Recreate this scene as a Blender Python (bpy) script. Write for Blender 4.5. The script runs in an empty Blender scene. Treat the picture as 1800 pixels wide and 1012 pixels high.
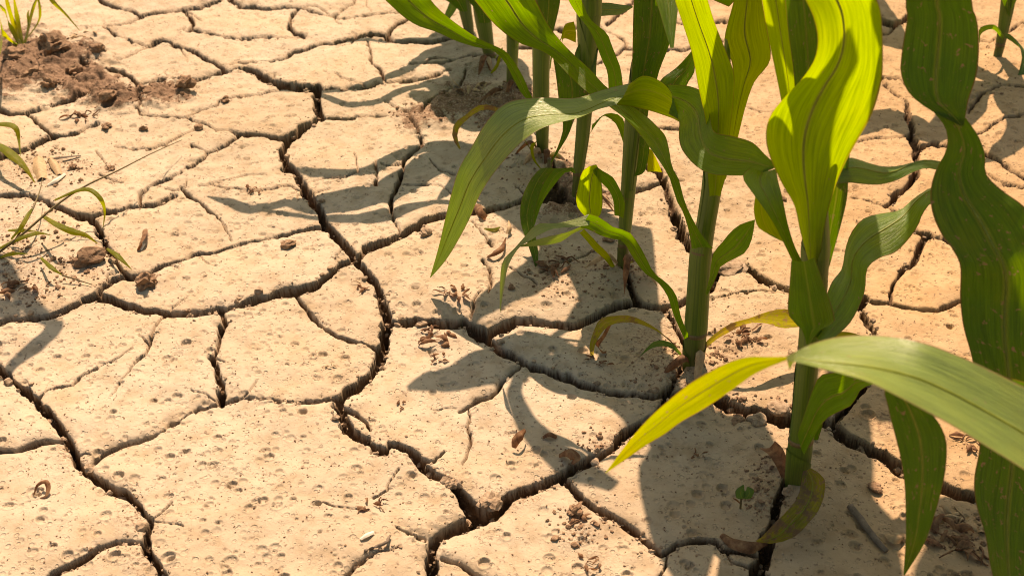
import bpy, math, random
import numpy as np
from mathutils import Vector
random.seed(7); rng = np.random.default_rng(11)
S = bpy.context.scene; COL = S.collection
R = math.radians

# ------------------------------------------------------------------ camera, sky, sun, exposure
FPX, PITCH, CH = 2030.0, R(33.5), 0.60
cam_d = bpy.data.cameras.new('camera'); cam = bpy.data.objects.new('camera', cam_d); COL.objects.link(cam)
cam.location = (0, 0, CH); cam.rotation_euler = (R(90) - PITCH, 0, 0)
cam_d.sensor_width = 36; cam_d.lens = FPX / 1800 * 36
cam_d.clip_start = 0.02; cam_d.clip_end = 200
cam_d.dof.use_dof = True; cam_d.dof.focus_distance = 0.99; cam_d.dof.aperture_fstop = 13
S.camera = cam
SUN_EL, SUN_AZ = R(52), R(-3)          # azimuth measured from the view direction (+Y), + = to the right
sunv = Vector((math.cos(SUN_EL) * math.sin(SUN_AZ), math.cos(SUN_EL) * math.cos(SUN_AZ), math.sin(SUN_EL)))
W = bpy.data.worlds.new('World'); S.world = W; W.use_nodes = True
nt = W.node_tree; bg = nt.nodes['Background']
sky = nt.nodes.new('ShaderNodeTexSky'); sky.sky_type = 'NISHITA'; sky.sun_disc = False
sky.air_density = 1.3; sky.dust_density = 3.0; sky.ozone_density = 0.8; sky.sun_elevation = SUN_EL; sky.sun_rotation = SUN_AZ
nt.links.new(sky.outputs[0], bg.inputs[0]); bg.inputs[1].default_value = 0.068
sd = bpy.data.lights.new('sun', 'SUN'); sd.energy = 5.0; sd.angle = R(0.55); sd.color = (1.0, 0.78, 0.69)
sun = bpy.data.objects.new('sun', sd); COL.objects.link(sun)
sun.rotation_euler = sunv.to_track_quat('Z', 'Y').to_euler()
S.view_settings.view_transform = 'Standard'; S.view_settings.look = 'None'
S.view_settings.exposure = 0.74; S.view_settings.use_white_balance = True; S.view_settings.white_balance_temperature = 8200; S.view_settings.white_balance_tint = 4; S.view_settings.gamma = 1.0; S.view_settings.use_curve_mapping = False
S.cycles.pixel_filter_type = 'BLACKMAN_HARRIS'; S.cycles.filter_width = 1.0; S.cycles.max_bounces = 8; S.cycles.transmission_bounces = 6

# ------------------------------------------------------------------ helpers
cP, sP = math.cos(PITCH), math.sin(PITCH)
def ray(px, py):
    cx = (px - 900) / FPX; cy = -(py - 506) / FPX
    return cx, cP + cy * sP, -sP + cy * cP
def at(px, py, Y):
    """the point at horizontal distance Y in front of the camera station"""
    x, y, z = ray(px, py); k = Y / y
    return Vector((x * k, Y, CH + z * k))
def gr(px, py, z=0.0):
    x, y, zz = ray(px, py); k = (z - CH) / zz
    return Vector((x * k, y * k, z))
def sp(px, py, h):
    """point at height h whose shadow falls on the ground at that spot"""
    g = gr(px, py); return g + sunv * (h / sunv.z)
def scale_at(p):                        # metres per pixel at a point
    d = (p.y) * cP + (CH - p.z) * sP
    return d / FPX
def tag(o, label=None, cat=None, group=None, kind=None):
    if label: o['label'] = label
    if cat: o['category'] = cat
    if group: o['group'] = group
    if kind: o['kind'] = kind
    return o
def thing(name, loc, label, cat, group=None):
    o = bpy.data.objects.new(name, None); COL.objects.link(o); o.location = loc
    o.empty_display_size = 0.02
    return tag(o, label, cat, group)
def meshobj(name, vs, fs, mat, parent=None, uvs=None, smooth=True, origin=None):
    me = bpy.data.meshes.new(name)
    off = Vector((0, 0, 0))
    top = parent
    while top is not None and top.parent is not None: top = top.parent
    if top is not None: off = Vector(top.location)
    elif origin is not None: off = Vector(origin)
    me.from_pydata([tuple(Vector(v) - off) for v in vs], [], fs)
    if uvs is not None:
        ul = me.uv_layers.new(name='UVMap')
        li = np.empty(len(me.loops), dtype=np.int32); me.loops.foreach_get('vertex_index', li)
        ul.data.foreach_set('uv', np.array(uvs, dtype=np.float32)[li].ravel())
    if smooth: me.shade_smooth()
    me.materials.append(mat)
    o = bpy.data.objects.new(name, me); COL.objects.link(o)
    if parent is not None: o.parent = parent
    elif origin is not None: o.location = origin
    return o

# value noise for the terrain (metric coordinates)
_lat = rng.random((256, 256))
def vnoise(x, y, s, seed=0):
    x = x / s + seed * 17.3; y = y / s + seed * 9.1
    xi = np.floor(x).astype(int); yi = np.floor(y).astype(int)
    fx = x - xi; fy = y - yi; fx = fx * fx * (3 - 2 * fx); fy = fy * fy * (3 - 2 * fy)
    g = lambda a, b: _lat[a & 255, b & 255]
    return ((g(xi, yi) * (1 - fx) + g(xi + 1, yi) * fx) * (1 - fy) + (g(xi, yi + 1) * (1 - fx) + g(xi + 1, yi + 1) * fx) * fy) * 2 - 1
def fbm(x, y, s, o=3, seed=0):
    t = 0; a = 1
    for k in range(o): t = t + a * vnoise(x, y, s / 2 ** k, seed + k); a *= 0.5
    return t

# ------------------------------------------------------------------ materials
def newmat(name):
    m = bpy.data.materials.new(name); m.use_nodes = True
    n = m.node_tree; n.nodes.clear()
    return m, n
def N(n, t, **k):
    a = n.nodes.new(t)
    for q, v in k.items(): setattr(a, q, v)
    return a
def ramp(n, stops, interp='LINEAR'):
    r = N(n, 'ShaderNodeValToRGB'); r.color_ramp.interpolation = interp
    e = r.color_ramp.elements
    while len(e) > 1: e.remove(e[0])
    e[0].position = stops[0][0]; e[0].color = (*stops[0][1], 1)
    for p, c in stops[1:]:
        a = e.new(p); a.color = (*c, 1)
    return r
def noise(n, vec, scale, detail=4, rough=0.55, dist=0.0):
    t = N(n, 'ShaderNodeTexNoise'); t.inputs['Scale'].default_value = scale; t.inputs['Detail'].default_value = detail
    t.inputs['Roughness'].default_value = rough; t.inputs['Distortion'].default_value = dist
    n.links.new(vec, t.inputs['Vector']); return t
def mixc(n, fac, a, b, mode='MIX'):
    m = N(n, 'ShaderNodeMix', data_type='RGBA', blend_type=mode)
    for s, v in ((m.inputs['Factor'], fac), (m.inputs['A'], a), (m.inputs['B'], b)):
        if hasattr(v, 'is_output'): n.links.new(v, s)
        elif isinstance(v, tuple): s.default_value = (*v, 1)
        else: s.default_value = v
    return m.outputs['Result']
def math_(n, op, a, b=None, c=None, clamp=False):
    m = N(n, 'ShaderNodeMath', operation=op, use_clamp=clamp)
    for i, v in enumerate((a, b, c)):
        if v is None: continue
        if hasattr(v, 'is_output'): n.links.new(v, m.inputs[i])
        else: m.inputs[i].default_value = v
    return m.outputs[0]

def mud_material():
    m, n = newmat('dry_mud')
    out = N(n, 'ShaderNodeOutputMaterial'); b = N(n, 'ShaderNodeBsdfPrincipled')
    n.links.new(b.outputs[0], out.inputs[0])
    geo = N(n, 'ShaderNodeNewGeometry'); pos = geo.outputs['Position']
    big = noise(n, pos, 7, 4, 0.6); mid = noise(n, pos, 45, 5, 0.62); fine = noise(n, pos, 420, 4, 0.65)
    crust = ramp(n, [(0.30, (0.37, 0.284, 0.190)), (0.5, (0.465, 0.382, 0.285)), (0.72, (0.52, 0.437, 0.33))])
    n.links.new(mid.outputs[0], crust.inputs[0])
    c = mixc(n, math_(n, 'MULTIPLY', math_(n, 'SUBTRACT', big.outputs[0], 0.42, clamp=True), 2.2, clamp=True), crust.outputs[0], (0.42, 0.305, 0.185))
    sx = N(n, 'ShaderNodeSeparateXYZ'); n.links.new(pos, sx.inputs[0])
    mr = N(n, 'ShaderNodeMapRange'); mr.inputs[1].default_value = 0.02; mr.inputs[2].default_value = 0.38; n.links.new(math_(n, 'ADD', sx.outputs[0], math_(n, 'MULTIPLY', math_(n, 'SUBTRACT', big.outputs[0], .5), .3)), mr.inputs[0])
    c = mixc(n, math_(n, 'MULTIPLY', mr.outputs[0], 0.85, clamp=True), c, mixc(n, 1.0, c, (0.90, 0.72, 0.50), 'MULTIPLY'))
    oi = N(n, 'ShaderNodeObjectInfo'); st_ = noise(n, pos, 3.5, 5, 0.65)
    tv = math_(n, 'ADD', math_(n, 'MULTIPLY', oi.outputs['Random'], 0.12), math_(n, 'MULTIPLY', st_.outputs[0], 0.55))
    tr = ramp(n, [(0.2, (0.80, 0.76, 0.70)), (0.36, (0.97, 0.965, 0.96)), (0.5, (1.08, 1.08, 1.07))]); n.links.new(tv, tr.inputs[0])
    c = mixc(n, 1.0, c, tr.outputs[0], 'MULTIPLY')
    # small dark specks of organic matter
    sp1 = ramp(n, [(0.0, (1, 1, 1)), (0.31, (1, 1, 1)), (0.37, (0, 0, 0))]); n.links.new(noise(n, pos, 260, 2, 0.5).outputs[0], sp1.inputs[0])
    c = mixc(n, math_(n, 'MULTIPLY', sp1.outputs[0], 0.65), c, (0.15, 0.095, 0.06))
    # loose brown topsoil and browner clay below the crust with crack shade painted in (attributes written by the terrain code)
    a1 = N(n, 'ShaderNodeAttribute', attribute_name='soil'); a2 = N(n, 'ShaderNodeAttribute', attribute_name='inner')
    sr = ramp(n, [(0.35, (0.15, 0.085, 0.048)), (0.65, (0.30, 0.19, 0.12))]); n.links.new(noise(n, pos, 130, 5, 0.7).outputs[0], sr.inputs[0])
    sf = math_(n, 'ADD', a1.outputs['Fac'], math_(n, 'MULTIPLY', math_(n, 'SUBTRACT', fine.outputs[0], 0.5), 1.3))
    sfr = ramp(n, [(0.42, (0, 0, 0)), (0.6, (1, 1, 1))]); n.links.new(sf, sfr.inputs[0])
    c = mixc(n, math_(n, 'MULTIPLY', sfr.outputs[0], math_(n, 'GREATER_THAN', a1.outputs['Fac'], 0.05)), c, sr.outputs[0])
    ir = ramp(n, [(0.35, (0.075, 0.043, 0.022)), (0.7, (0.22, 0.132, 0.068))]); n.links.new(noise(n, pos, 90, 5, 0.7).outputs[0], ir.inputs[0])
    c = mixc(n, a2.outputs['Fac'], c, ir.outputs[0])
    n.links.new(c, b.inputs['Base Color']); b.inputs['Roughness'].default_value = 0.82
    b.inputs['Specular IOR Level'].default_value = 0.25
    # fine relief: grain and the smallest raindrop pits
    pit = None
    for sc_, ra, dp in ((230, 0.27, 0.75), (140, 0.25, 0.85), (92, 0.22, 0.85)):
        v1 = N(n, 'ShaderNodeTexVoronoi'); v1.inputs['Scale'].default_value = sc_
        n.links.new(pos, v1.inputs['Vector'])
        pr = ramp(n, [(0, (1, 1, 1)), (ra * .6, (.93, .93, .93)), (ra * .9, (.6, .6, .6)), (ra, (.18, .18, .18)), (ra * 1.15, (0, 0, 0)), (ra * 1.5, (.18, .18, .18))]); n.links.new(v1.outputs['Distance'], pr.inputs[0])
        cs = N(n, 'ShaderNodeSeparateColor'); n.links.new(v1.outputs['Color'], cs.inputs[0])
        k_ = math_(n, 'MULTIPLY', math_(n, 'GREATER_THAN', cs.outputs[0], 0.45), math_(n, 'MULTIPLY', cs.outputs[1], dp))
        q = math_(n, 'MULTIPLY', pr.outputs[0], k_)
        pit = q if pit is None else math_(n, 'ADD', pit, q)
    a0 = math_(n, 'SUBTRACT', 1.0, math_(n, 'ADD', a2.outputs['Fac'], a1.outputs['Fac']), clamp=True)
    pit = math_(n, 'MULTIPLY', pit, a0)
    h = math_(n, 'ADD', math_(n, 'MULTIPLY', fine.outputs[0], 0.26), math_(n, 'MULTIPLY', mid.outputs[0], 1.2))
    h = math_(n, 'SUBTRACT', h, math_(n, 'MULTIPLY', pit, 1.35))
    rough = math_(n, 'ADD', a2.outputs['Fac'], a1.outputs['Fac'])
    h = math_(n, 'ADD', h, math_(n, 'MULTIPLY', math_(n, 'MULTIPLY', noise(n, pos, 210, 5, 0.7).outputs[0], rough), 3.2))
    bp = N(n, 'ShaderNodeBump'); bp.inputs['Strength'].default_value = 1.0; bp.inputs['Distance'].default_value = 0.0011
    n.links.new(h, bp.inputs['Height']); n.links.new(bp.outputs[0], b.inputs['Normal'])
    return m
MUD = mud_material()

def simple(name, cols, scale=150, rough=0.8, bump=0.0006, trans=None):
    m, n = newmat(name)
    out = N(n, 'ShaderNodeOutputMaterial'); b = N(n, 'ShaderNodeBsdfPrincipled')
    geo = N(n, 'ShaderNodeNewGeometry')
    ns = noise(n, geo.outputs['Position'], scale, 5, 0.65)
    r = ramp(n, [(0.3 + 0.4 * i / max(1, len(cols) - 1), c) for i, c in enumerate(cols)]); n.links.new(ns.outputs[0], r.inputs[0])
    n.links.new(r.outputs[0], b.inputs['Base Color']); b.inputs['Roughness'].default_value = rough
    b.inputs['Specular IOR Level'].default_value = 0.3
    bp = N(n, 'ShaderNodeBump'); bp.inputs['Distance'].default_value = bump; n.links.new(ns.outputs[0], bp.inputs['Height']); n.links.new(bp.outputs[0], b.inputs['Normal'])
    if trans:
        t = N(n, 'ShaderNodeBsdfTranslucent'); n.links.new(mixc(n, 1.0, r.outputs[0], trans, 'MULTIPLY'), t.inputs[0])
        mx = N(n, 'ShaderNodeMixShader'); mx.inputs[0].default_value = 0.4
        n.links.new(b.outputs[0], mx.inputs[1]); n.links.new(t.outputs[0], mx.inputs[2]); n.links.new(mx.outputs[0], out.inputs[0])
    else: n.links.new(b.outputs[0], out.inputs[0])
    return m
CLOD = simple('clod_soil', [(0.12, 0.065, 0.036), (0.24, 0.145, 0.085), (0.36, 0.24, 0.15)], 260, 0.9, 0.0012)
CRUMB = simple('pale_crumb', [(0.16, 0.10, 0.06), (0.33, 0.235, 0.155), (0.44, 0.33, 0.235)], 200, 0.9, 0.0012)
STRAW = simple('dry_straw', [(0.30, 0.19, 0.10), (0.50, 0.36, 0.21)], 300, 0.7, 0.0003)
DEAD = simple('dead_leaf', [(0.10, 0.05, 0.028), (0.24, 0.13, 0.07), (0.38, 0.24, 0.13)], 160, 0.75, 0.0006, (1.0, 0.7, 0.45))
PALEBIT = simple('bleached_straw', [(0.55, 0.48, 0.38), (0.75, 0.68, 0.56)], 200, 0.6, 0.0002)
TWIG = simple('grey_twig', [(0.10, 0.075, 0.055), (0.22, 0.165, 0.12)], 200, 0.8, 0.0006)
DARKSTEM = simple('dark_grass_stem', [(0.09, 0.06, 0.025), (0.16, 0.12, 0.04)], 200, 0.6, 0.0002)

def leafmat(name, base, trans, edge=(0.22, 0.06, 0.03), brown=0.25, tf=0.5, rough=0.36, yellow=0.3, patch=(0.30, 0.17, 0.10), margin=0.5, ybase=(0.26, 0.28, 0.02), spec=0.32):
    m, n = newmat(name)
    out = N(n, 'ShaderNodeOutputMaterial'); b = N(n, 'ShaderNodeBsdfPrincipled'); t = N(n, 'ShaderNodeBsdfTranslucent')
    uv = N(n, 'ShaderNodeUVMap'); geo = N(n, 'ShaderNodeNewGeometry'); oi = N(n, 'ShaderNodeObjectInfo')
    sep = N(n, 'ShaderNodeSeparateXYZ'); n.links.new(uv.outputs[0], sep.inputs[0])
    u = sep.outputs[0]; v = sep.outputs[1]
    comb = N(n, 'ShaderNodeCombineXYZ')
    n.links.new(math_(n, 'MULTIPLY', u, 36), comb.inputs[0]); n.links.new(math_(n, 'MULTIPLY', v, 7), comb.inputs[1])
    n.links.new(math_(n, 'MULTIPLY', oi.outputs['Random'], 30), comb.inputs[2])
    st = noise(n, comb.outputs[0], 1.0, 5, 0.6)
    comb2 = N(n, 'ShaderNodeCombineXYZ')
    n.links.new(math_(n, 'MULTIPLY', u, 150), comb2.inputs[0]); n.links.new(math_(n, 'MULTIPLY', v, 10), comb2.inputs[1])
    st2 = noise(n, comb2.outputs[0], 1.0, 2, 0.5)
    blot = noise(n, geo.outputs['Position'], 26, 4, 0.6)
    s = math_(n, 'ADD', math_(n, 'MULTIPLY', st.outputs[0], 0.65), math_(n, 'MULTIPLY', st2.outputs[0], 0.35))
    sr = ramp(n, [(0.38, (0.70, 0.72, 0.7)), (0.5, (0.97, 0.97, 0.97)), (0.62, (1.26, 1.22, 1.2))]); n.links.new(s, sr.inputs[0])
    br = ramp(n, [(0.48, (0, 0, 0)), (0.75, (1, 1, 1))]); n.links.new(blot.outputs[0], br.inputs[0])
    yf = math_(n, 'MULTIPLY', br.outputs[0], yellow)
    c = mixc(n, yf, base, ybase)
    c = mixc(n, 1.0, c, sr.outputs[0], 'MULTIPLY')
    ty = mixc(n, yf, trans, (min(1, trans[0] * 1.4 + .04), trans[1] * 1.08, trans[2]))
    tc = mixc(n, 1.0, ty, sr.outputs[0], 'MULTIPLY')
    # midrib zone paler, margin reddish
    du = math_(n, 'ABSOLUTE', math_(n, 'SUBTRACT', u, 0.5))
    rib = ramp(n, [(0.0, (1, 1, 1)), (0.018, (0.8, 0.8, 0.8)), (0.05, (0, 0, 0))]); n.links.new(du, rib.inputs[0])
    c = mixc(n, math_(n, 'MULTIPLY', rib.outputs[0], 0.5), c, (0.22, 0.27, 0.05)); 
    tc = mixc(n, math_(n, 'MULTIPLY', rib.outputs[0], 0.5), tc, (trans[0] * .8 + .25, trans[1] * .8 + .15, .04))
    ed = ramp(n, [(0.476, (0, 0, 0)), (0.492, (1, 1, 1))]); n.links.new(du, ed.inputs[0])
    em = math_(n, 'MULTIPLY', ed.outputs[0], margin)
    c = mixc(n, em, c, edge); tc = mixc(n, em, tc, (edge[0] * 1.3, edge[1], edge[2]))
    # blemishes: chewed and dried flecks stretched along the veins
    comb3 = N(n, 'ShaderNodeCombineXYZ')
    n.links.new(math_(n, 'MULTIPLY', u, 16), comb3.inputs[0]); n.links.new(math_(n, 'MULTIPLY', v, 70), comb3.inputs[1])
    n.links.new(math_(n, 'MULTIPLY', oi.outputs['Random'], 57), comb3.inputs[2])
    fl = noise(n, comb3.outputs[0], 0.7, 4, 0.62, 0.4)
    th = 0.72 - 0.22 * brown
    fr = ramp(n, [(th, (0, 0, 0)), (th + 0.035, (1, 1, 1))]); n.links.new(fl.outputs[0], fr.inputs[0])
    c = mixc(n, math_(n, 'MULTIPLY', fr.outputs[0], 0.8), c, patch); tc = mixc(n, math_(n, 'MULTIPLY', fr.outputs[0], 0.8), tc, patch)
    if brown > 0.6:
        p2 = ramp(n, [(0.50, (0, 0, 0)), (0.58, (1, 1, 1))]); n.links.new(noise(n, geo.outputs['Position'], 55, 5, 0.65).outputs[0], p2.inputs[0])
        c = mixc(n, math_(n, 'MULTIPLY', p2.outputs[0], 0.85), c, (0.22, 0.13, 0.08)); tc = mixc(n, math_(n, 'MULTIPLY', p2.outputs[0], 0.85), tc, (0.16, 0.08, 0.03))
    n.links.new(c, b.inputs['Base Color']); n.links.new(tc, t.inputs[0])
    b.inputs['Roughness'].default_value = rough; b.inputs['Specular IOR Level'].default_value = spec
    b.inputs['Sheen Weight'].default_value = 0.05; b.inputs['Sheen Roughness'].default_value = 0.4; b.inputs['Sheen Tint'].default_value = (0.9, 1.0, 0.75, 1)
    bp = N(n, 'ShaderNodeBump'); bp.inputs['Distance'].default_value = 0.0013; bp.inputs['Strength'].default_value = 0.9
    n.links.new(s, bp.inputs['Height']); n.links.new(bp.outputs[0], b.inputs['Normal'])
    mx = N(n, 'ShaderNodeMixShader'); mx.inputs[0].default_value = tf
    n.links.new(b.outputs[0], mx.inputs[1]); n.links.new(t.outputs[0], mx.inputs[2]); n.links.new(mx.outputs[0], out.inputs[0])
    return m
GREEN = leafmat('corn_leaf', (0.052, 0.125, 0.007), (0.19, 0.37, 0.002), brown=0.28, yellow=0.35)
BRIGHT = leafmat('corn_leaf_backlit', (0.070, 0.14, 0.008), (0.43, 0.61, 0.003), brown=0.1, yellow=0.22, tf=0.55)  # backlit leaves: sun glow painted as a brighter copy of corn_leaf
WAXY_GLARE = leafmat('corn_leaf_waxy_glare', (0.19, 0.265, 0.055), (0.20, 0.34, 0.004), brown=0.2, yellow=0.3, tf=0.28, rough=0.36, margin=0.6, spec=1.0)  # waxy leaf with sun glare painted into its pale base colour
SATIN = leafmat('corn_leaf_satin', (0.075, 0.175, 0.010), (0.20, 0.40, 0.003), brown=0.25, yellow=0.35, tf=0.40, rough=0.36, margin=0.6, spec=0.5)
YELLOW = leafmat('corn_leaf_yellowing', (0.10, 0.13, 0.008), (0.35, 0.40, 0.002), brown=0.34, yellow=0.6, tf=0.6, margin=0.8)
DEEP = leafmat('corn_leaf_shaded', (0.044, 0.110, 0.008), (0.11, 0.23, 0.002), brown=0.45, yellow=0.35, tf=0.42, rough=0.33)  # leaves in shade: the darkening is painted into this copy of corn_leaf
MOTTLED = leafmat('corn_leaf_withering', (0.09, 0.12, 0.02), (0.45, 0.42, 0.02), brown=0.75, yellow=0.9, tf=0.4, rough=0.5)
GRASS = leafmat('grass_blade', (0.09, 0.14, 0.015), (0.45, 0.50, 0.01), brown=0.4, yellow=0.9, tf=0.5)
TEAL = leafmat('corn_leaf_bluish', (0.075, 0.15, 0.06), (0.16, 0.30, 0.02), brown=0.2, yellow=0.1, tf=0.35, rough=0.3)
def stalkmat(ca=(0.045, 0.10, 0.004), cb=(0.085, 0.155, 0.008), nm='corn_stalk', ft=.8):
    m, n = newmat(nm)
    out = N(n, 'ShaderNodeOutputMaterial'); b = N(n, 'ShaderNodeBsdfPrincipled'); n.links.new(b.outputs[0], out.inputs[0])
    uv = N(n, 'ShaderNodeUVMap'); sep = N(n, 'ShaderNodeSeparateXYZ'); n.links.new(uv.outputs[0], sep.inputs[0])
    comb = N(n, 'ShaderNodeCombineXYZ'); n.links.new(math_(n, 'MULTIPLY', sep.outputs[0], 40), comb.inputs[0]); n.links.new(math_(n, 'MULTIPLY', sep.outputs[1], 6), comb.inputs[1])
    st = noise(n, comb.outputs[0], 1.0, 3, 0.55)
    r = ramp(n, [(0.35, ca), (0.65, cb)]); n.links.new(st.outputs[0], r.inputs[0])
    # purple-brown foot of the stalk: v counts metres above the soil
    f = ramp(n, [(0.0, (1, 1, 1)), (0.2, (0.75, 0.75, 0.75)), (0.75, (0, 0, 0))]); n.links.new(math_(n, 'MULTIPLY', sep.outputs[1], 14), f.inputs[0])
    c = mixc(n, math_(n, 'MULTIPLY', f.outputs[0], ft), r.outputs[0], (0.13, 0.075, 0.04))
    n.links.new(c, b.inputs['Base Color']); b.inputs['Roughness'].default_value = 0.4
    b.inputs['Subsurface Weight'].default_value = 0.12; b.inputs['Subsurface Radius'].default_value = (0.004, 0.006, 0.001); b.inputs['Subsurface Scale'].default_value = 1.0
    bp = N(n, 'ShaderNodeBump'); bp.inputs['Distance'].default_value = 0.00025; n.links.new(st.outputs[0], bp.inputs['Height']); n.links.new(bp.outputs[0], b.inputs['Normal'])
    return m
STALK = stalkmat()
SHEATH = stalkmat((0.055, 0.115, 0.005), (0.115, 0.185, 0.011), 'corn_sheath', .5)
RIB = simple('leaf_midrib', [(0.20, 0.25, 0.03), (0.32, 0.36, 0.07)], 120, 0.45, 0.0001, (1.5, 1.5, 0.4))

# ------------------------------------------------------------------ the ground: cracked mud
# each crack: (px,py) points along it on the photograph's ground, gap width at start and end
CR = []
def ck(w0, w1, *p): CR.append((w0, w1, [(p[i], p[i + 1]) for i in range(0, len(p), 2)]))
# far left and top
ck(5,5,150,-30,184,0,207,7,234,15,247,23); ck(6,4,247,23,267,17,294,12,317,7,351,3,378,-4,430,-30)
ck(3,2,247,23,234,32,214,37,196,39,150,44); ck(7,6,317,7,334,23,339,37,334,48); ck(4,4,334,48,361,50,394,60,431,63,468,62,501,63,538,57)
ck(6,6,400,-10,418,2,444,4,468,7,501,5,525,8); ck(4,3,525,8,538,13,568,19,592,24,622,25,644,18,692,17,740,10)
ck(6,6,525,10,509,26,509,40,519,51); ck(3,3,519,51,539,57); ck(3,3,583,21,597,11,619,0,640,-30); ck(4,3,180,42,207,58,234,68,261,72)
ck(6,6,261,72,284,63,301,72,317,80,344,89,368,102,388,112,398,120); ck(3,2,261,72,241,84,221,94,205,101)
ck(6,4,398,120,368,127,334,134,301,135,277,137,240,145); ck(3,4,398,120,418,117,431,117); ck(9,12,431,117,451,125,468,134,488,144,518,151,553,155)
ck(3,8,401,109,434,107,468,103,494,97,511,87,534,82,551,75,567,69); ck(8,7,567,69,583,72,603,65,625,60,650,53,672,53,681,61,700,65,722,67,760,70,800,60)
ck(7,7,681,61,683,47,694,33,711,30,740,10); ck(5,5,644,66,651,92,653,114,669,125,678,147)
ck(4,5,556,155,600,156,647,154,678,146,705,143,744,136,790,125); ck(3,4,722,112,750,111,778,111,811,107,828,103,844,106,880,120)
ck(4,6,819,128,814,144,800,158,778,167,758,178,735,200); ck(17,15,558,153,556,169,556,189,564,208); ck(12,14,561,207,541,220,521,234,505,241,495,261,501,284,518,301,531,314,538,333)
ck(14,15,538,333,551,348,561,362,569,386,581,397,594,411,611,430,624,447); ck(6,2,564,208,583,206,611,206,644,201,680,202)
ck(6,5,501,241,481,237,461,234,424,232,401,247,364,261,351,277,327,291,301,307,277,318,257,330,246,343,247,360)
ck(3,3,424,232,401,229,378,227,364,217,341,210,327,205,294,205,267,202,246,200,244,190,249,180,240,152)
ck(3,3,327,205,351,192,368,187,384,180,388,172,401,169,434,164,468,157,494,152,520,152)
ck(5,8,240,152,207,155,167,159,134,169,100,177,67,187,43,195,17,195,0,187,-60,178); ck(5,4,43,195,57,207,73,222,94,236,117,236,144,227,175,215)
ck(9,13,94,236,80,242,60,252,40,261,17,269,0,276,-60,300); ck(5,8,140,100,167,109,200,117,227,127,239,144,240,152)
ck(2,3,200,254,234,257,267,257,287,249,317,234,341,224,351,214); ck(3,3,334,247,364,261); ck(3,2,167,261,180,277,187,291); ck(3,4,174,302,194,311,214,321)
ck(1.5,1.5,364,321,394,314,421,307,468,302); ck(2,4,371,322,401,330,451,332,484,328,511,323,535,330)
ck(5,14,750,386,735,396); ck(8,14,917,356,872,363,847,369,800,373,772,377,750,386,722,399,697,413,672,424,642,436,624,447); ck(9,26,917,356,950,347,985,350)
ck(5,6,720,200,722,211,733,228,742,253,722,269,711,280,706,296); ck(8,4,706,296,701,316,689,338,687,363,689,383,700,399,704,414); ck(4,6,660,280,662,318)
ck(2,2,550,313,567,311,606,312,630,302); ck(2,3,708,320,744,323,772,324,786,333,792,344); ck(2,2,756,280,772,297,800,308); ck(3,2,872,365,900,362,930,345)
# large plate borders
ck(15,11,624,447,600,455,575,477,555,494,528,502,494,510,461,517,428,527,394,539); ck(11,14,394,539,368,544,317,546,284,545,251,541,227,534,200,526,172,520)
ck(10,9,172,520,147,530,117,544,84,554,50,559,17,559,0,564,-60,575)
ck(8,5,170,518,180,504,200,493,217,487,234,487,261,480,291,464); ck(5,5,291,464,317,457,341,445,368,440,394,433,421,423,451,417,478,410,511,403,535,397,568,392)
ck(6,13,230,487,214,474,200,453,187,433,180,417,170,397,160,383); ck(10,7,160,381,134,379,117,370,100,360,67,348,43,340,0,342,-50,344)
ck(8,9,160,381,184,372,207,370,227,363,247,362,267,360,287,350,307,338); ck(6,2,316,325,334,343,354,358,378,375,394,394,401,410,406,420); ck(2,2,287,331,316,328)
ck(9,11,387,545,395,564,384,587,378,611,374,630,380,650,388,672,391,690,388,705)
ck(5,6,388,704,353,712,324,726,305,739,283,754,257,763,228,774,199,785,180,794,160,815); ck(4,3,388,704,418,697,449,697); ck(3,9,449,697,478,699,515,704,551,699,588,691,600,690)
ck(4,4,289,552,271,574,264,601,257,621,235,638); ck(3,1.5,235,638,217,662,195,695); ck(2,4,234,609,207,626,184,637,147,655,129,673,99,680,81,688,68,701)
ck(13,15,-40,600,0,644,18,666,44,684,66,710,88,728,110,758,125,787,136,813,154,831,176,846,191,857,221,868,239,886,254,905,262,914)
ck(15,22,262,914,257,930,256,952,258,968,275,992,290,1015,310,1050); ck(6,7,-60,800,0,793,29,789,55,781,77,774,108,775); ck(7,12,245,955,235,954,206,951,176,963,147,982,110,1000,85,1012,50,1035)
ck(3,1.5,265,912,287,894,305,879)
ck(13,16,624,452,642,472,658,491,667,511,675,530,681,545,680,560,678,572,675,592,672,611,664,633,650,650,633,667,611,680,597,694,595,706)
ck(15,20,595,706,603,730,617,750,633,765,656,782,672,787); ck(9,6,600,712,625,722,642,737,648,752); ck(12,14,672,787,684,776,700,778,722,787,733,800,744,814,767,828,792,837)
ck(15,30,792,837,808,856,825,873,845,893); ck(3,5,783,787,772,798,758,805,738,802); ck(26,14,845,893,867,885,883,872,892,860,911,852,933,848,953,839,986,828); ck(12,16,986,828,1008,815,1033,803,1061,789,1081,778,1097,759,1117,745,1139,731)
ck(22,14,842,896,817,912,792,922,769,935,756,950); ck(16,26,756,950,757,967,762,987,758,1012,752,1050); ck(3,5,695,926,722,937,745,941); ck(1.5,9,703,956,678,964,647,973,625,987,614,998,603,1012,590,1040)
ck(7,8,780,971,811,981,833,995,856,1005,878,1014,920,1040); ck(2,2,556,887,568,882,592,891,633,895); ck(2,1.5,658,870,681,853,686,837,700,817)
ck(5,6,523,513,533,530,548,547,568,567,594,583,619,593,647,597,672,605)
ck(12,13,684,558,717,557,744,558,772,561,800,564,817,564); ck(14,26,817,560,828,568,846,579); ck(18,12,858,578,870,570,883,567,911,562,939,560,965,560); ck(12,14,965,562,994,564,1022,563,1042,556,1061,542,1081,533,1106,530)
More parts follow.
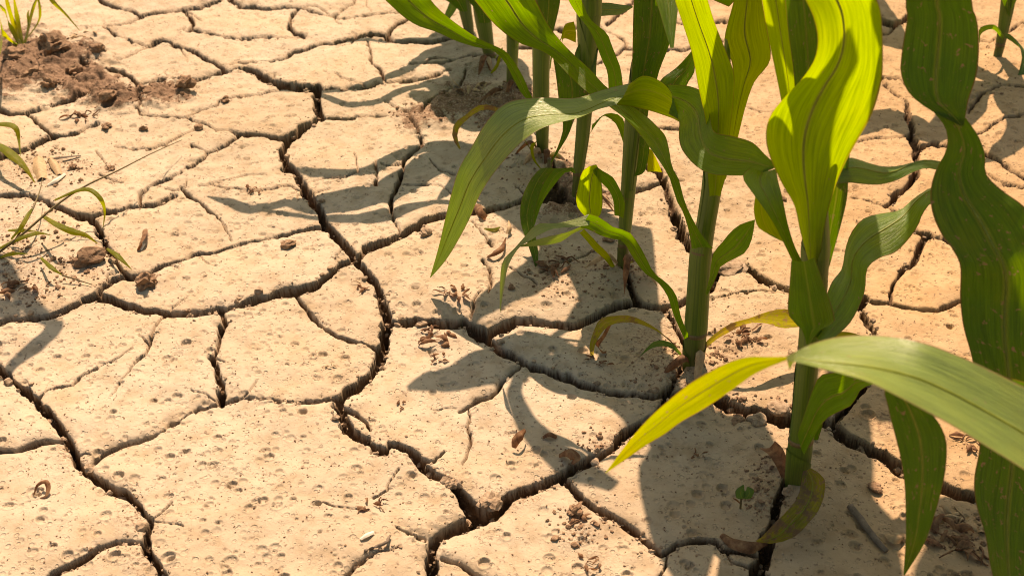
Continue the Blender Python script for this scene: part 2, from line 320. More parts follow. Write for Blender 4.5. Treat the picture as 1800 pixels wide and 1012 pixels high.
ck(4,4,825,553,839,517,846,512); ck(5,4,850,455,861,470,865,491,858,516); ck(14,9,850,583,878,603,897,611,919,625,939,633,967,642,994,650,1022,664,1069,678,1117,686,1163,700)
ck(5,6,922,628,900,644,883,661,864,686,844,694,819,708,806,715); ck(4,4,821,709,825,722,822,739,829,753,828,767,822,780,811,806); ck(1.5,1.5,760,714,800,708)
ck(16,14,1128,738,1150,728,1168,712,1168,700,1200,697,1256,700); ck(18,30,1256,700,1283,711,1311,722,1339,728,1367,736,1394,736); ck(24,20,1394,736,1447,739,1467,750,1494,773,1522,784,1550,800,1586,825); ck(18,13,1586,825,1661,853,1683,864,1711,870,1800,900,1860,930)
ck(14,13,989,834,1006,845,1025,867,1047,884,1075,898,1097,912,1117,928,1139,945,1161,962); ck(11,9,1161,962,1183,956,1192,948,1214,943,1242,945,1261,950,1272,962,1297,967,1330,975)
ck(8,20,1390,845,1378,864,1367,889,1361,909,1352,940); ck(24,36,1352,940,1345,970,1335,1000,1325,1040); ck(4,5,1172,965,1167,989,1156,1012,1150,1040); ck(3,7,1281,970,1287,986,1305,993,1330,1000)
# right side and between the plants
ck(3,3,1520,128,1556,134,1583,137,1592,150); ck(4,5,1540,130,1556,145,1578,164,1594,180); ck(8,11,1594,178,1596,200,1603,219,1603,242,1614,258); ck(3,3,1460,255,1505,247,1536,242,1567,239,1600,239)
ck(8,5,1614,258,1639,251,1667,255,1733,272,1758,286,1799,310,1860,330); ck(11,8,1614,256,1611,278,1614,303,1594,322,1575,339,1572,347,1558,358); ck(3,3,1500,345,1530,351,1558,358,1575,369)
ck(3,3,1720,300,1736,306,1758,317,1799,326,1860,330); ck(7,9,1575,369,1590,390,1611,403,1631,410,1660,414,1720,440,1850,460); ck(9,8,1628,412,1617,439,1606,461,1581,478); ck(8,6,1586,479,1572,494,1565,515,1566,535)
ck(6,7,1519,525,1536,531,1567,536,1594,542,1619,547,1647,547,1669,539,1690,529,1760,510,1850,500); ck(10,14,1524,525,1511,545,1522,567,1533,585,1540,620,1520,680,1470,735)
ck(4,5,1700,245,1728,233,1750,219,1772,211,1799,206,1860,190); ck(4,5,1700,200,1717,178,1728,164,1760,150,1850,150); ck(10,10,1530,30,1550,37,1572,41,1592,30,1620,10); ck(3,3,1580,42,1561,58,1530,60)
ck(10,10,1250,440,1275,445,1305,456,1325,469,1344,483,1369,497,1389,505,1450,520,1519,527); ck(3,3,1240,525,1261,519,1297,510,1328,507,1356,510,1386,514)
ck(9,18,1140,290,1160,300,1167,311,1178,342,1189,372,1200,400,1211,428); ck(6,7,1060,345,1100,335,1122,328,1142,322,1160,317); ck(8,10,1092,465,1100,478,1106,497,1117,517,1128,528,1144,536)
ck(9,14,1106,530,1122,530,1144,536,1167,536,1192,533,1211,519,1250,500,1270,445); ck(10,10,1165,538,1181,558,1192,578,1200,594,1206,611,1203,650,1168,700)
ck(3,3,950,481,972,464,1011,456,1039,442); ck(3,3,895,470,922,489,942,500); ck(3,3,828,388,844,405,867,427)
ck(6,4,1067,39,1078,31,1094,19,1111,6,1130,-20); ck(5,4,1040,40,1061,50,1081,58,1097,67,1100,81,1083,97,1050,110); ck(4,6,1100,83,1130,88,1169,87,1208,85,1270,70); ck(5,5,1180,34,1200,38,1253,39,1280,33,1340,20)
ck(7,5,930,50,969,47,989,53,1040,45); ck(3,3,1290,184,1311,189,1333,197,1356,197,1400,190); ck(6,6,1140,222,1164,222,1192,224,1260,215); ck(7,7,890,90,911,84,933,83,960,80); ck(3,3,975,4,997,3,1060,5)
ck(5,7,985,350,1010,365,1060,345); ck(5,6,870,225,900,210,945,225,985,350)
ck(3,3,1660,30,1700,60,1740,70,1800,40); ck(3,3,1520,610,1560,625,1640,640,1700,640); ck(4,4,1740,745,1770,770,1830,760)

hr = random.Random(77)
for _ in range(46):                     # fine side cracks and hairlines
    w0_, w1_, q_ = hr.choice(CR[:70]); x_, y_ = hr.choice(q_); a_ = hr.uniform(0, 6.28); L_ = hr.uniform(14, 46); P_ = [x_, y_]
    for _k in range(4): a_ += hr.gauss(0, .45); x_ += math.cos(a_) * L_ * .4; y_ += math.sin(a_) * L_ * .24; P_ += [x_, y_]
    ck(2.4, 1.0, *P_)
US = np.concatenate([np.arange(-560, -24, 7.0), np.arange(-24, 1824, 1.72), np.arange(1824, 2400, 7.0)])
VS = np.concatenate([np.arange(-230, -20, 4.0), np.arange(-20, 1032, 1.38), np.arange(1032, 1260, 5.0)])
U, V = np.meshgrid(US, VS)                       # rows = V
cy = -(V - 506) / FPX; k = -CH / (-sP + cy * cP)
GX = (U - 900) / FPX * k; GY = (cP + cy * sP) * k
MPP = k / FPX                                    # metres per pixel there
# ragged edges: the gap's border wanders a few millimetres
n1 = fbm(GX, GY, 0.016, 3, 1); n2 = fbm(GX, GY, 0.016, 3, 5); n3 = vnoise(GX, GY, 0.0075, 9) * 1.2 + vnoise(GX, GY, 0.0030, 19) * 0.25
n4 = fbm(GX, GY, 0.005, 2, 33); n5 = fbm(GX, GY, 0.005, 2, 36)
wu = U + (n1 * 0.0014 + n4 * 0.0005) / MPP; wv = V + (n2 * 0.0010 + n5 * 0.0004) / MPP
crumbly = np.clip(vnoise(GX, GY, 0.05, 51) * 2 - .35, 0, 1) * (vnoise(GX, GY, 0.0055, 52) + 0.6 * vnoise(GX, GY, 0.0028, 53))
dep = np.zeros_like(U); near = np.full_like(U, 999.0); bar = np.full_like(U, 999.0)
def crack_pass(cr, sc=1.0):
    for w0, w1, pts in cr:
        # refine with midpoint wander
        L = sum(math.dist(pts[i], pts[i + 1]) for i in range(len(pts) - 1)) + 1e-6; acc = 0
        for i in range(len(pts) - 1):
            (ax, ay), (bx, by) = pts[i], pts[i + 1]; ln = math.dist(pts[i], pts[i + 1])
            wa = w0 + (w1 - w0) * acc / L; acc += ln; wb = w0 + (w1 - w0) * acc / L
            m = 60
            i0, i1 = np.searchsorted(US, (min(ax, bx) - m, max(ax, bx) + m)); j0, j1 = np.searchsorted(VS, (min(ay, by) - m, max(ay, by) + m))
            if i1 <= i0 or j1 <= j0: continue
            sl = (slice(j0, j1), slice(i0, i1))
            x = wu[sl]; y = wv[sl]; dx, dy = bx - ax, by - ay
            t = np.clip(((x - ax) * dx + (y - ay) * dy) / (ln * ln + 1e-9), 0, 1)
            d = np.hypot(x - ax - t * dx, y - ay - t * dy)
            w = (wa + (wb - wa) * t) * 0.5 * sc * (1 + 0.35 * n1[sl]) + n3[sl] * 0.5
            w = w + np.where(w > 2.6, crumbly[sl] * np.clip(w * 0.35, 0, 2.8), 0)
            w = np.maximum(w, 0.8)
            full = 2 * w * MPP[sl]
            depth = np.clip(full * 2.7, 0.006, 0.038)
            e = 0.45 * np.clip((w + 0.8 - d) / 1.5, 0, 1) + 0.55 * np.clip((w + 0.1 - d) / (0.8 + 0.75 * w), 0, 1)
            dep[sl] = np.maximum(dep[sl], e * depth)
            near[sl] = np.minimum(near[sl], np.where(w > 2.0, (d - w) / (0.40 + w * 0.12), 46 + d * 0))
            if min(w0, w1) >= 2.6: bar[sl] = np.minimum(bar[sl], d)
crack_pass(CR)
# outside the picture the same kind of mud goes on: random cells
cells = np.array([(random.uniform(-1.4, 1.5), random.uniform(0.3, 2.6)) for _ in range(330)])
out = (U < -30) | (U > 1830) | (V < -25) | (V > 1040)
idx = np.nonzero(out)
X = GX[idx] + n1[idx] * 0.012; Yv = GY[idx] + n2[idx] * 0.012
d1 = np.full(X.shape, 9.0); d2 = np.full(X.shape, 9.0)
for cx_, cy_ in cells:
    d = np.hypot(X - cx_, Yv - cy_); lt = d < d1
    d2 = np.where(lt, d1, np.minimum(d2, d)); d1 = np.where(lt, d, d1)
ed = (d2 - d1)
e = np.clip((0.006 - ed) / 0.004, 0, 1)
dep[idx] = np.maximum(dep[idx], e * 0.02)
bar[idx] = np.minimum(bar[idx], ed / 0.004 * 2.4)
# plate relief
Z = fbm(GX, GY, 0.20, 3, 20) * 0.0045 + fbm(GX, GY, 0.045, 3, 30) * 0.0019 + vnoise(GX, GY, 0.006, 40) * 0.00016
edge = np.exp(-np.clip(near, 0, 50) / 8.0)
curl = vnoise(GX, GY, 0.09, 44)
Z += -0.0040 * edge * (0.65 + 0.6 * curl)
# low soil heaped round the feet of the plants
def poly_mask(pts, soft):
    # soft inside mask of blobs: list of (px,py,rx,ry)
    mk = np.zeros_like(U)
    for px, py, rx, ry in pts:
        r = np.hypot((U - px) / rx, (V - py) / ry) + 0.30 * n1
        mk = np.maximum(mk, np.clip((1.2 - r - 0.12 * n3) / soft, 0, 1))
    return mk
soil = poly_mask([(60, 105, 120, 55), (10, 110, 70, 60), (215, 170, 60, 26), (290, 162, 52, 22), (150, 140, 70, 40)], 0.8)
soil2 = poly_mask([(740, 205, 60, 26), (820, 185, 90, 36), (900, 200, 80, 42), (990, 330, 50, 50), (1000, 350, 70, 40)], 0.6) * 0.62
soil3 = poly_mask([(60, 300, 90, 40), (40, 430, 90, 70), (60, 500, 90, 45), (150, 470, 60, 45), (250, 490, 50, 26), (880, 862, 60, 24), (925, 868, 40, 22), (1020, 925, 50, 40), (1075, 770, 46, 26), (1300, 600, 60, 60), (1200, 660, 100, 60),
                   (980, 470, 90, 60), (1140, 600, 70, 70), (110, 290, 60, 34), (20, 300, 60, 40), (30, 470, 60, 50), (225, 905, 30, 30), (120, 790, 34, 40), (245, 985, 26, 40), (1340, 870, 60, 70), (1690, 930, 70, 46), (1540, 740, 60, 30), (840, 150, 60, 50), (390, 330, 40, 16), (180, 300, 60, 30)], 0.8) * 0.42
soilm = np.maximum(soil, np.maximum(soil2, soil3))
soilm = np.maximum(soilm, 0.36 * np.clip(1.1 - near / 7, 0, 1) * np.clip(vnoise(GX, GY, 0.06, 71) * 2.2, 0, 1))
rough = fbm(GX, GY, 0.018, 4, 60)
Z += soil * (0.005 + 0.007 * rough) + soil2 * (0.004 + 0.006 * rough) + soil3 * 0.0022 * np.abs(rough)
for bx, by, hgt, rr in ((1217, 655, .012, .032), (1398, 865, .006, .03), (1093, 478, .008, .03), (1011, 358, .006, .03), (955, 290, .01, .03), (898, 172, .012, .04), (862, 118, .01, .04), (1755, 105, .006, .03)):
    g = gr(bx, by); r2 = (GX - g.x) ** 2 + (GY - g.y) ** 2
    Z += hgt * np.exp(-r2 / rr ** 2)
# raindrop craters
def stamp(px, py, Rm, dm, rim):
    g = gr(px, py); s = scale_at(g)
    rp = Rm * 1.7 / s
    i0, i1 = np.searchsorted(US, (px - rp, px + rp)); j0, j1 = np.searchsorted(VS, (py - rp, py + rp))
    if i1 <= i0 or j1 <= j0: return
    sl = (slice(j0, j1), slice(i0, i1))
    r = np.hypot(GX[sl] - g.x, (GY[sl] - g.y)) / Rm
    prof = np.where(r < 1, -(1 - r ** 4.5) * dm, 0) + rim * dm * np.exp(-((r - 1.08) / 0.17) ** 2)
    ok = np.clip((near[sl] - 1) / 4, 0, 1) * (1 - np.clip(soil[sl] * 1.5, 0, 1))
    Z[sl] += prof * ok
cnt = 0
rr_ = random.Random(5)
while cnt < 8200:
    g = (rr_.uniform(-1.0, 1.05), rr_.uniform(0.5, 1.9))
    # project to px
    vx, vy, vz = g[0], g[1], -CH
    zc = vy * cP - vz * sP; yc = vy * sP + vz * cP
    px = 900 + FPX * vx / zc; py = 506 - FPX * yc / zc
    if not (-100 < px < 1900 and -60 < py < 1080): continue
    dn = float(vnoise(np.array([g[0]]), np.array([g[1]]), 0.07, 77)[0])
    if rr_.random() > 0.55 + 0.5 * dn: continue
    Rm = 0.0017 + 0.0030 * rr_.random() ** 1.7
    if rr_.random() < 0.015: Rm = rr_.uniform(0.0045, 0.0058)
    stamp(px, py, Rm, Rm * (0.16 + 0.42 * rr_.random()), rr_.uniform(0.2, 0.5)); cnt += 1
dd_ = np.clip((dep - 0.003) / 0.005, 0, 1)
GX0 = GX.copy(); GX = GX + dd_ * vnoise(GX0 + GY, dep * 1.3, 0.006, 93) * 0.0013; GY = GY + dd_ * vnoise(GX0 - GY * .3, dep * 1.5, 0.006, 95) * 0.0013
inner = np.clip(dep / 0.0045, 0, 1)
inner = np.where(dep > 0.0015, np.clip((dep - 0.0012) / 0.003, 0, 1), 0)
floor_n = fbm(GX, GY, 0.010, 4, 88) * 1.6
Z = Z - dep * (1 + 0.10 * vnoise(GX, GY, 0.0050, 91) * np.clip((dep - 0.003) / 0.004, 0, 1) + 0.26 * floor_n * np.clip((dep - 0.006) / 0.006, 0, 1))

# which plate does each spot belong to: flood fill between the cracks
ST = 4; lu = np.arange(-560, 2400, ST); lv = np.arange(-230, 1260, ST)
iu = np.clip(np.searchsorted(US, lu), 0, len(US) - 1); iv = np.clip(np.searchsorted(VS, lv), 0, len(VS) - 1)
blocked = bar[np.ix_(iv, iu)] < 3.3
lab = np.zeros(blocked.shape, dtype=np.int32); H_, W_ = lab.shape; nl = 0
bl = blocked.tolist(); lb = lab.tolist()
for j in range(H_):
    for i in range(W_):
        if bl[j][i] or lb[j][i]: continue
        nl += 1; st = [(j, i)]; lb[j][i] = nl
        while st:
            a, b_ = st.pop()
            for c_, d_ in ((a + 1, b_), (a - 1, b_), (a, b_ + 1), (a, b_ - 1)):
                if 0 <= c_ < H_ and 0 <= d_ < W_ and not bl[c_][d_] and not lb[c_][d_]:
                    lb[c_][d_] = nl; st.append((c_, d_))
lab = np.array(lb)
cntl = np.bincount(lab.ravel(), minlength=nl + 1)
small = cntl < 28; small[0] = True
lab[small[lab]] = 0
for _ in range(60):
    if (lab > 0).all(): break
    for ax, sh in ((0, 1), (0, -1), (1, 1), (1, -1)):
        r_ = np.roll(lab, sh, ax); lab = np.where(lab == 0, r_, lab)
NV, NU = U.shape
fj = ((VS[:-1] + 230) / ST).astype(int).clip(0, H_ - 1); fi = ((US[:-1] + 560) / ST).astype(int).clip(0, W_ - 1)
flab = lab[np.ix_(fj, fi)]
base = (np.arange(NV - 1)[:, None] * NU + np.arange(NU - 1)[None, :])
ground = meshobj('ground', [(-30, -30, -0.05), (30, -30, -0.05), (30, 30, -0.05), (-30, 30, -0.05)], [(0, 1, 2, 3)], MUD)
tag(ground, kind='structure')
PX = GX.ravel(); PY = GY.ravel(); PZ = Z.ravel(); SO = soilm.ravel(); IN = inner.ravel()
# normals of the whole sheet, so that neighbouring plates shade alike
for L_ in np.unique(flab):
    sel = base[flab == L_]
    q = np.stack([sel, sel + NU, sel + NU + 1, sel + 1], 1)      # V grows towards the camera
    q = q[:, ::-1] if False else q
    uq, inv = np.unique(q.ravel(), return_inverse=True)
    me = bpy.data.meshes.new('mud_plate')
    me.vertices.add(len(uq)); me.loops.add(len(inv)); me.polygons.add(len(q))
    me.vertices.foreach_set('co', np.stack([PX[uq], PY[uq], PZ[uq]], 1).astype(np.float32).ravel())
    me.loops.foreach_set('vertex_index', inv.astype(np.int32).ravel())
    me.polygons.foreach_set('loop_start', np.arange(0, 4 * len(q), 4, dtype=np.int32))
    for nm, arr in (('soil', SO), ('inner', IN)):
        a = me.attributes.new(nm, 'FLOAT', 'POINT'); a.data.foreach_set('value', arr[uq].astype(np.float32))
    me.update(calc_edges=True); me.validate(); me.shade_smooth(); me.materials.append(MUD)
    o = bpy.data.objects.new('mud_plate', me); COL.objects.link(o); o.parent = ground
def zat(x, y):
    """terrain height at a world point"""
    vz = -CH; zc = y * cP - vz * sP; yc = y * sP + vz * cP
    px = 900 + FPX * x / zc; py = 506 - FPX * yc / zc
    i = min(max(int(np.searchsorted(US, px)), 0), NU - 1); j = min(max(int(np.searchsorted(VS, py)), 0), NV - 1)
    return float(Z[j, i]), float(dep[j, i])

# ------------------------------------------------------------------ plants
def catmull(P, n):
    """P: array rows; returns n rows spaced evenly in parameter by chord length"""
    P = np.array(P, float); m = len(P)
    if m == 2:
        t = np.linspace(0, 1, n)[:, None]; return P[0] * (1 - t) + P[1] * t
    d = np.linalg.norm(np.diff(P[:, :3], axis=0), axis=1) + np.linalg.norm(np.diff(P[:, -3:], axis=0), axis=1) + 1e-6
    s = np.concatenate([[0], np.cumsum(np.sqrt(d) if False else d)]); s /= s[-1]
    Q = np.vstack([2 * P[0] - P[1], P, 2 * P[-1] - P[-2]])
    outp = []
    for t in np.linspace(0, 1, n):
        i = min(max(int(np.searchsorted(s, t, side='right')) - 1, 0), m - 2); u = (t - s[i]) / (s[i + 1] - s[i])
        p0, p1, p2, p3 = Q[i], Q[i + 1], Q[i + 2], Q[i + 3]
        outp.append(0.5 * ((2 * p1) + (-p0 + p2) * u + (2 * p0 - 5 * p1 + 4 * p2 - p3) * u * u + (-p0 + 3 * p1 - 3 * p2 + p3) * u ** 3))
    return np.array(outp)
def sheet(name, A, B, mat, parent, bow=0.12, wave=0.0, rib=True, na=11, label=None):
    """leaf blade between edge curves A and B (rows of 3-D points)"""
    n = len(A); vs = []; uvs = []; fs = []; mid = []
    C = (A + B) / 2; T = np.gradient(C, axis=0); v = 0
    seed = random.random() * 50; pn = None
    for i in range(n):
        w = B[i] - A[i]; wl = np.linalg.norm(w); nn = np.cross(T[i], w); l = np.linalg.norm(nn)
        nn = nn / l if l > 1e-12 else (pn if pn is not None else np.array([0, 0, 1.0]))
        pn = nn
        if i: v += np.linalg.norm(C[i] - C[i - 1])
        for j in range(na):
            t = j / (na - 1); q = (2 * t - 1)
            off = bow * wl * (1 - abs(q) ** 1.5) * -1
            off += wave * wl * (q * q) * math.sin(v * 95 + seed + (2.1 if q > 0 else 0)) 
            off += 0.010 * wl * math.sin(q * 9 + v * 30 + seed)
            vs.append(A[i] + w * t + nn * off); uvs.append((t, v * 4))
            if j == na // 2: mid.append((np.array(vs[-1]), nn, wl, T[i]))
    for i in range(n - 1):
        for j in range(na - 1):
            a = i * na + j; fs.append((a, a + 1, a + na + 1, a + na))
    o = meshobj(name, vs, fs, mat, parent, uvs)
    if label: o['label'] = label
    if rib:
        rv = []; rf = []; K = 6
        for i, (p, nn, wl, T_) in enumerate(mid):
            rad = min(0.0008, 0.012 * wl + 0.00003) ; tt = T_ / (np.linalg.norm(T_) + 1e-9); bn = np.cross(tt, nn)
            for k_ in range(K):
                a = k_ / K * 2 * math.pi
                rv.append(p + nn * (math.cos(a) * rad * 0.75) + bn * (math.sin(a) * rad * 1.2))
        for i in range(len(mid) - 1):
            for k_ in range(K):
                a = i * K + k_; b_ = i * K + (k_ + 1) % K; rf.append((a, b_, b_ + K, a + K))
        meshobj('midrib', rv, rf, RIB, o)
    return o
def leaf(parent, mat, rows, Y, bow=0.12, wave=0.02, n=None, rib=True, tilt=0.0, name='leaf', label=None):
    """rows: (lx,ly,rx,ry[,Y[,tilt]]); Y: (start,end) distances; tilt = difference in distance between edges (m)"""
    m = len(rows); P = []
    s = [0]
    for a, b_ in zip(rows[:-1], rows[1:]): s.append(s[-1] + math.dist(((a[0] + a[2]) / 2, (a[1] + a[3]) / 2), ((b_[0] + b_[2]) / 2, (b_[1] + b_[3]) / 2)))
    ys = Y if len(Y) > 2 else None
    for i, r in enumerate(rows):
        t = s[i] / s[-1]
        y = np.interp(t, np.linspace(0, 1, len(Y)), Y) if len(r) < 5 else r[4]
        tl = tilt if len(r) < 6 else r[5]
        P.append(list(at(r[0], r[1], y - tl / 2)) + list(at(r[2], r[3], y + tl / 2)))
    n = n or max(12, int(s[-1] / 12))
    Q = catmull(P, min(n, 70))
    return sheet(name, Q[:, :3], Q[:, 3:], mat, parent, bow, wave, rib, label=label)
def ribbon(parent, mat, pts, widths, bow=0.1, wave=0.02, rib=False, name='leaf', side=None, n=None, label=None, tw=0.0):
    """blade along 3-D points with full widths in metres"""
    P = [list(p) + [w] for p, w in zip(pts, widths)]
    Pn = np.array(P, float); n = n or max(10, len(pts) * 5)
    s = np.concatenate([[0], np.cumsum(np.linalg.norm(np.diff(Pn[:, :3], axis=0), axis=1))]); 
    Q = catmull(Pn[:, [0, 1, 2]], n); wd = np.interp(np.linspace(0, 1, n), s / s[-1], Pn[:, 3])
    T = np.gradient(Q, axis=0); A = []; B = []
    for i in range(n):
        t = T[i] / (np.linalg.norm(T[i]) + 1e-9)
        sd_ = np.array(side if side is not None else (0, 0, 1.0)); b_ = np.cross(t, sd_); l = np.linalg.norm(b_)
        b_ = b_ / l if l > 1e-4 else np.array([1.0, 0, 0])
        if tw:
            a = tw * i / (n - 1); c_ = np.cross(t, b_); b_ = b_ * math.cos(a) + c_ * math.sin(a)
        A.append(Q[i] - b_ * wd[i] / 2); B.append(Q[i] + b_ * wd[i] / 2)
    return sheet(name, np.array(A), np.array(B), mat, parent, bow, wave, rib, na=7, label=label)
def tube(name, pts, radii, mat, parent=None, K=14, flat=1.0, cap=True, origin=None, n=None, wob=0.0):
    P = [list(p) + [r] for p, r in zip(pts, radii)]; Pn = np.array(P, float)
    n = n or max(8, len(pts) * 6); Q = catmull(Pn[:, :3], n)
    s = np.concatenate([[0], np.cumsum(np.linalg.norm(np.diff(Pn[:, :3], axis=0), axis=1))]); rd = np.interp(np.linspace(0, 1, n), s / s[-1], Pn[:, 3])
    T = np.gradient(Q, axis=0); vs = []; fs = []; uvs = []; v = 0
    ref = np.array([1.0, 0.05, 0])
    for i in range(n):
        t = T[i] / (np.linalg.norm(T[i]) + 1e-9)
        if abs(t @ ref) > 0.95: rf_ = np.array([0, 0, 1.0])
        else: rf_ = ref
        a1 = rf_ - t * (rf_ @ t); a1 /= np.linalg.norm(a1); a2 = np.cross(t, a1)
        if i: v += np.linalg.norm(Q[i] - Q[i - 1])
        for k_ in range(K):
            a = k_ / K * 2 * math.pi; r_ = rd[i] * (1 + wob * math.sin(k_ * 2.7 + i * 1.3))
            vs.append(Q[i] + a1 * math.cos(a) * r_ + a2 * math.sin(a) * r_ * flat); uvs.append((k_ / K, v))
    for i in range(n - 1):
        for k_ in range(K):
            a = i * K + k_; b_ = i * K + (k_ + 1) % K; fs.append((a, b_, b_ + K, a + K))
    if cap: fs.append(tuple(range(K - 1, -1, -1))); fs.append(tuple((n - 1) * K + q for q in range(K)))
    return meshobj(name, vs, fs, mat, parent, uvs, origin=origin)
def stalk(parent, rows, Y, nodes=()):
    """rows (px,py,width_px) from the soil up"""
    Ys = np.linspace(Y[0], Y[1], len(rows)); pts = []; rad = []
    for (px, py, w), y in zip(rows, Ys):
        p = at(px, py, y); pts.append(p); rad.append(w * 0.5 * scale_at(p))
    o = tube('stalk', pts, rad, STALK, parent, K=20, flat=0.85, n=40)
    for px, py, w in nodes:
        ks = [-r[1] for r in rows]; y = np.interp(-py, ks, Ys); px = np.interp(-py, ks, [r[0] for r in rows]); w = np.interp(-py, ks, [r[2] for r in rows]) * 1.06; p = at(px, py, y); r_ = w * 0.5 * scale_at(p)
        tube('node', [p + Vector((0, 0, -0.0022)), p + Vector((0, 0, -0.0008)), p + Vector((0, 0, 0.001)), p + Vector((0, 0, 0.0024))], [r_ * .93, r_ * 1.0, r_ * .99, r_ * .92], STALK, parent, K=20, flat=0.85, n=9, cap=False)
    # leaf sheaths: open sleeves wrapped round the stalk, cut aslant at the top
    P_ = np.array([list(p) for p in pts]); R_ = np.array(rad); hz = P_[:, 2]
    zs = [hz[0] + .004] + [at(a, b, np.interp(-b, [-r[1] for r in rows], Ys)).z + .003 for a, b, _ in sorted(nodes, key=lambda q: -q[1])]
    zs.append(max(zs[-1] + .05, .20)); zs.append(zs[-1] + .08); seed = len(rows) * 1.7 + rows[0][0]
    for q in range(len(zs) - 1):
        z0 = zs[q]; L = (zs[q + 1] - zs[q]) * (1.12 if q else .8); a0 = seed + q * math.pi * .9; vs = []; fs = []; uvs = []; KA, KZ = 19, 12
        for i in range(KZ):
            for j in range(KA):
                t = j / (KA - 1); ang = a0 + (t - .5) * math.radians(325)
                top = 0.72 + 0.28 * math.cos((t - .5) * math.pi * 1.2); f = i / (KZ - 1); z = z0 + L * f * top
                c_ = np.array([np.interp(z, hz, P_[:, k]) for k in range(3)]); r_ = np.interp(z, hz, R_) * (1.025 + .05 * f ** 4 + .02 * abs(t - .5) * 2)
                vs.append((c_[0] + math.cos(ang) * r_, c_[1] + math.sin(ang) * r_ * .85, z)); uvs.append((t, z - hz[0]))
        for i in range(KZ - 1):
            for j in range(KA - 1): a = i * KA + j; fs.append((a, a + 1, a + KA + 1, a + KA))
        meshobj('sheath', vs, fs, SHEATH, parent, uvs)
    return o
def plant(px, py, label):
    g = gr(px, py); return thing('corn_plant', g, label, 'corn plant', 'young corn plants growing in a row from the cracked mud'), g.y

# --- plant 1: the nearest whole plant, right of the middle
p1, Y1 = plant(1400, 865, 'nearest whole corn plant, with wide yellow-green upright leaf and withered leaf at its foot')
stalk(p1, [(1394, 876, 30), (1400, 840, 40), (1406, 790, 44), (1412, 730, 40), (1417, 660, 38), (1424, 590, 38), (1430, 520, 44), (1434, 440, 50), (1436, 380, 40), (1440, 320, 24)], (Y1 + .004, Y1 + .015), [(1404, 773, 46), (1418, 612, 40)])
leaf(p1, BRIGHT, [(1424, 470, 1440, 470), (1408, 410, 1450, 402), (1397, 362, 1458, 362), (1374, 322, 1472, 320), (1353, 276, 1490, 281), (1346, 240, 1508, 245), (1353, 205, 1528, 207), (1378, 170, 1543, 166), (1410, 136, 1551, 130), (1432, 103, 1552, 90), (1438, 68, 1550, 50), (1430, 30, 1547, 18), (1412, -8, 1538, -8), (1395, -50, 1522, -60), (1400, -110, 1490, -120), (1430, -190, 1450, -190)],
     (Y1 + .0, Y1 - .03), bow=-0.16, wave=0.01, tilt=0.012, label='wide upright leaf glowing yellow-green')
leaf(p1, BRIGHT, [(1398, 330, 1410, 330), (1385, 240, 1404, 240), (1368, 150, 1402, 145), (1350, 64, 1393, 56), (1339, 0, 1386, 0), (1325, -70, 1372, -70), (1330, -150, 1345, -150)], (Y1 + .05, Y1 + .06), bow=0.15)
leaf(p1, DEEP, [(1408, 330, 1440, 330), (1400, 230, 1445, 230), (1396, 140, 1446, 130), (1386, 60, 1446, 60), (1380, 0, 1442, 0), (1370, -80, 1430, -80), (1380, -160, 1395, -160)], (Y1 + .03, Y1 + .04), bow=0.1)
leaf(p1, DEEP, [(1436, 560, 1447, 560), (1442, 500, 1452, 495), (1440, 440, 1466, 440), (1444, 380, 1482, 380), (1450, 330, 1490, 340), (1456, 285, 1493, 280), (1475, 200, 1506, 200)], (Y1 + .02, Y1 + .03), bow=0.1, rib=False)
# long arching leaf: from the sheath up, folded, curled over and hanging to the far left
leaf(p1, GREEN, [(1436, 580, 1412, 574, .63), (1428, 525, 1408, 525, .63), (1415, 472, 1400, 478, .632), (1396, 430, 1378, 428, .638), (1384, 390, 1356, 386, .645), (1376, 350, 1328, 345, .66), (1368, 318, 1306, 312, .68), (1364, 297, 1318, 296, .70)],
     (.63, .70), bow=0.10, wave=0.01, label='lower strip of the long arching leaf')
leaf(p1, GREEN, [(1366, 291, 1358, 297, .695, 0), (1345, 272, 1335, 304, .705, -.012), (1322, 250, 1302, 309, .72, -.02), (1289, 240, 1250, 306, .735, -.02), (1256, 232, 1220, 289, .75, -.012), (1247, 198, 1199, 262, .775, 0), (1240, 166, 1194, 232, .80, .01), (1212, 152, 1192, 212, .825, .012), (1172, 150, 1176, 200, .85, .02)],
     (.7, .85), bow=0.12, wave=0.012, n=40, label='dark folded middle of the long arching leaf')
leaf(p1, BRIGHT, [(1194, 208, 1193, 214, .835, 0), (1180, 166, 1179, 208, .865, .02), (1158, 142, 1150, 197, .885, .02), (1131, 133, 1120, 190, .897, .01), (1106, 148, 1084, 184, .903, -.01)],
     (.7, .85), bow=0.10, wave=0.012, n=24, rib=False, label='yellow underside where the long arching leaf turns over')  # panel lay in shade; backlight painted in by the brighter leaf colour
leaf(p1, WAXY_GLARE, [(1108, 147, 1082, 184, .904, -.02), (1078, 153, 1066, 188, .908, -.032), (1052, 160, 1052, 193, .912, -.05), (1006, 175, 1020, 207, .917, -.055), (945, 173, 985, 215, .92, -.056), (893, 179, 948, 230, .92, -.048), (858, 211, 907, 260, .92, -.03),
                 (829, 257, 870, 302, .92, -.022), (808, 294, 842, 346, .918, -.012), (794, 338, 824, 388, .914, -.004), (783, 383, 801, 430, .91, 0), (771, 433, 780, 462, .905, 0), (756, 487, 757, 488, .90, 0)],
     (.7, .9), bow=0.07, wave=0.012, n=60, label='long arching leaf tip with pale sunlit back hanging down to the left')
leaf(p1, BRIGHT, [(1328, 340, 1345, 342), (1325, 372, 1358, 385), (1334, 401, 1374, 412), (1362, 414, 1388, 428)], (.672, .65), bow=0.1, rib=False)
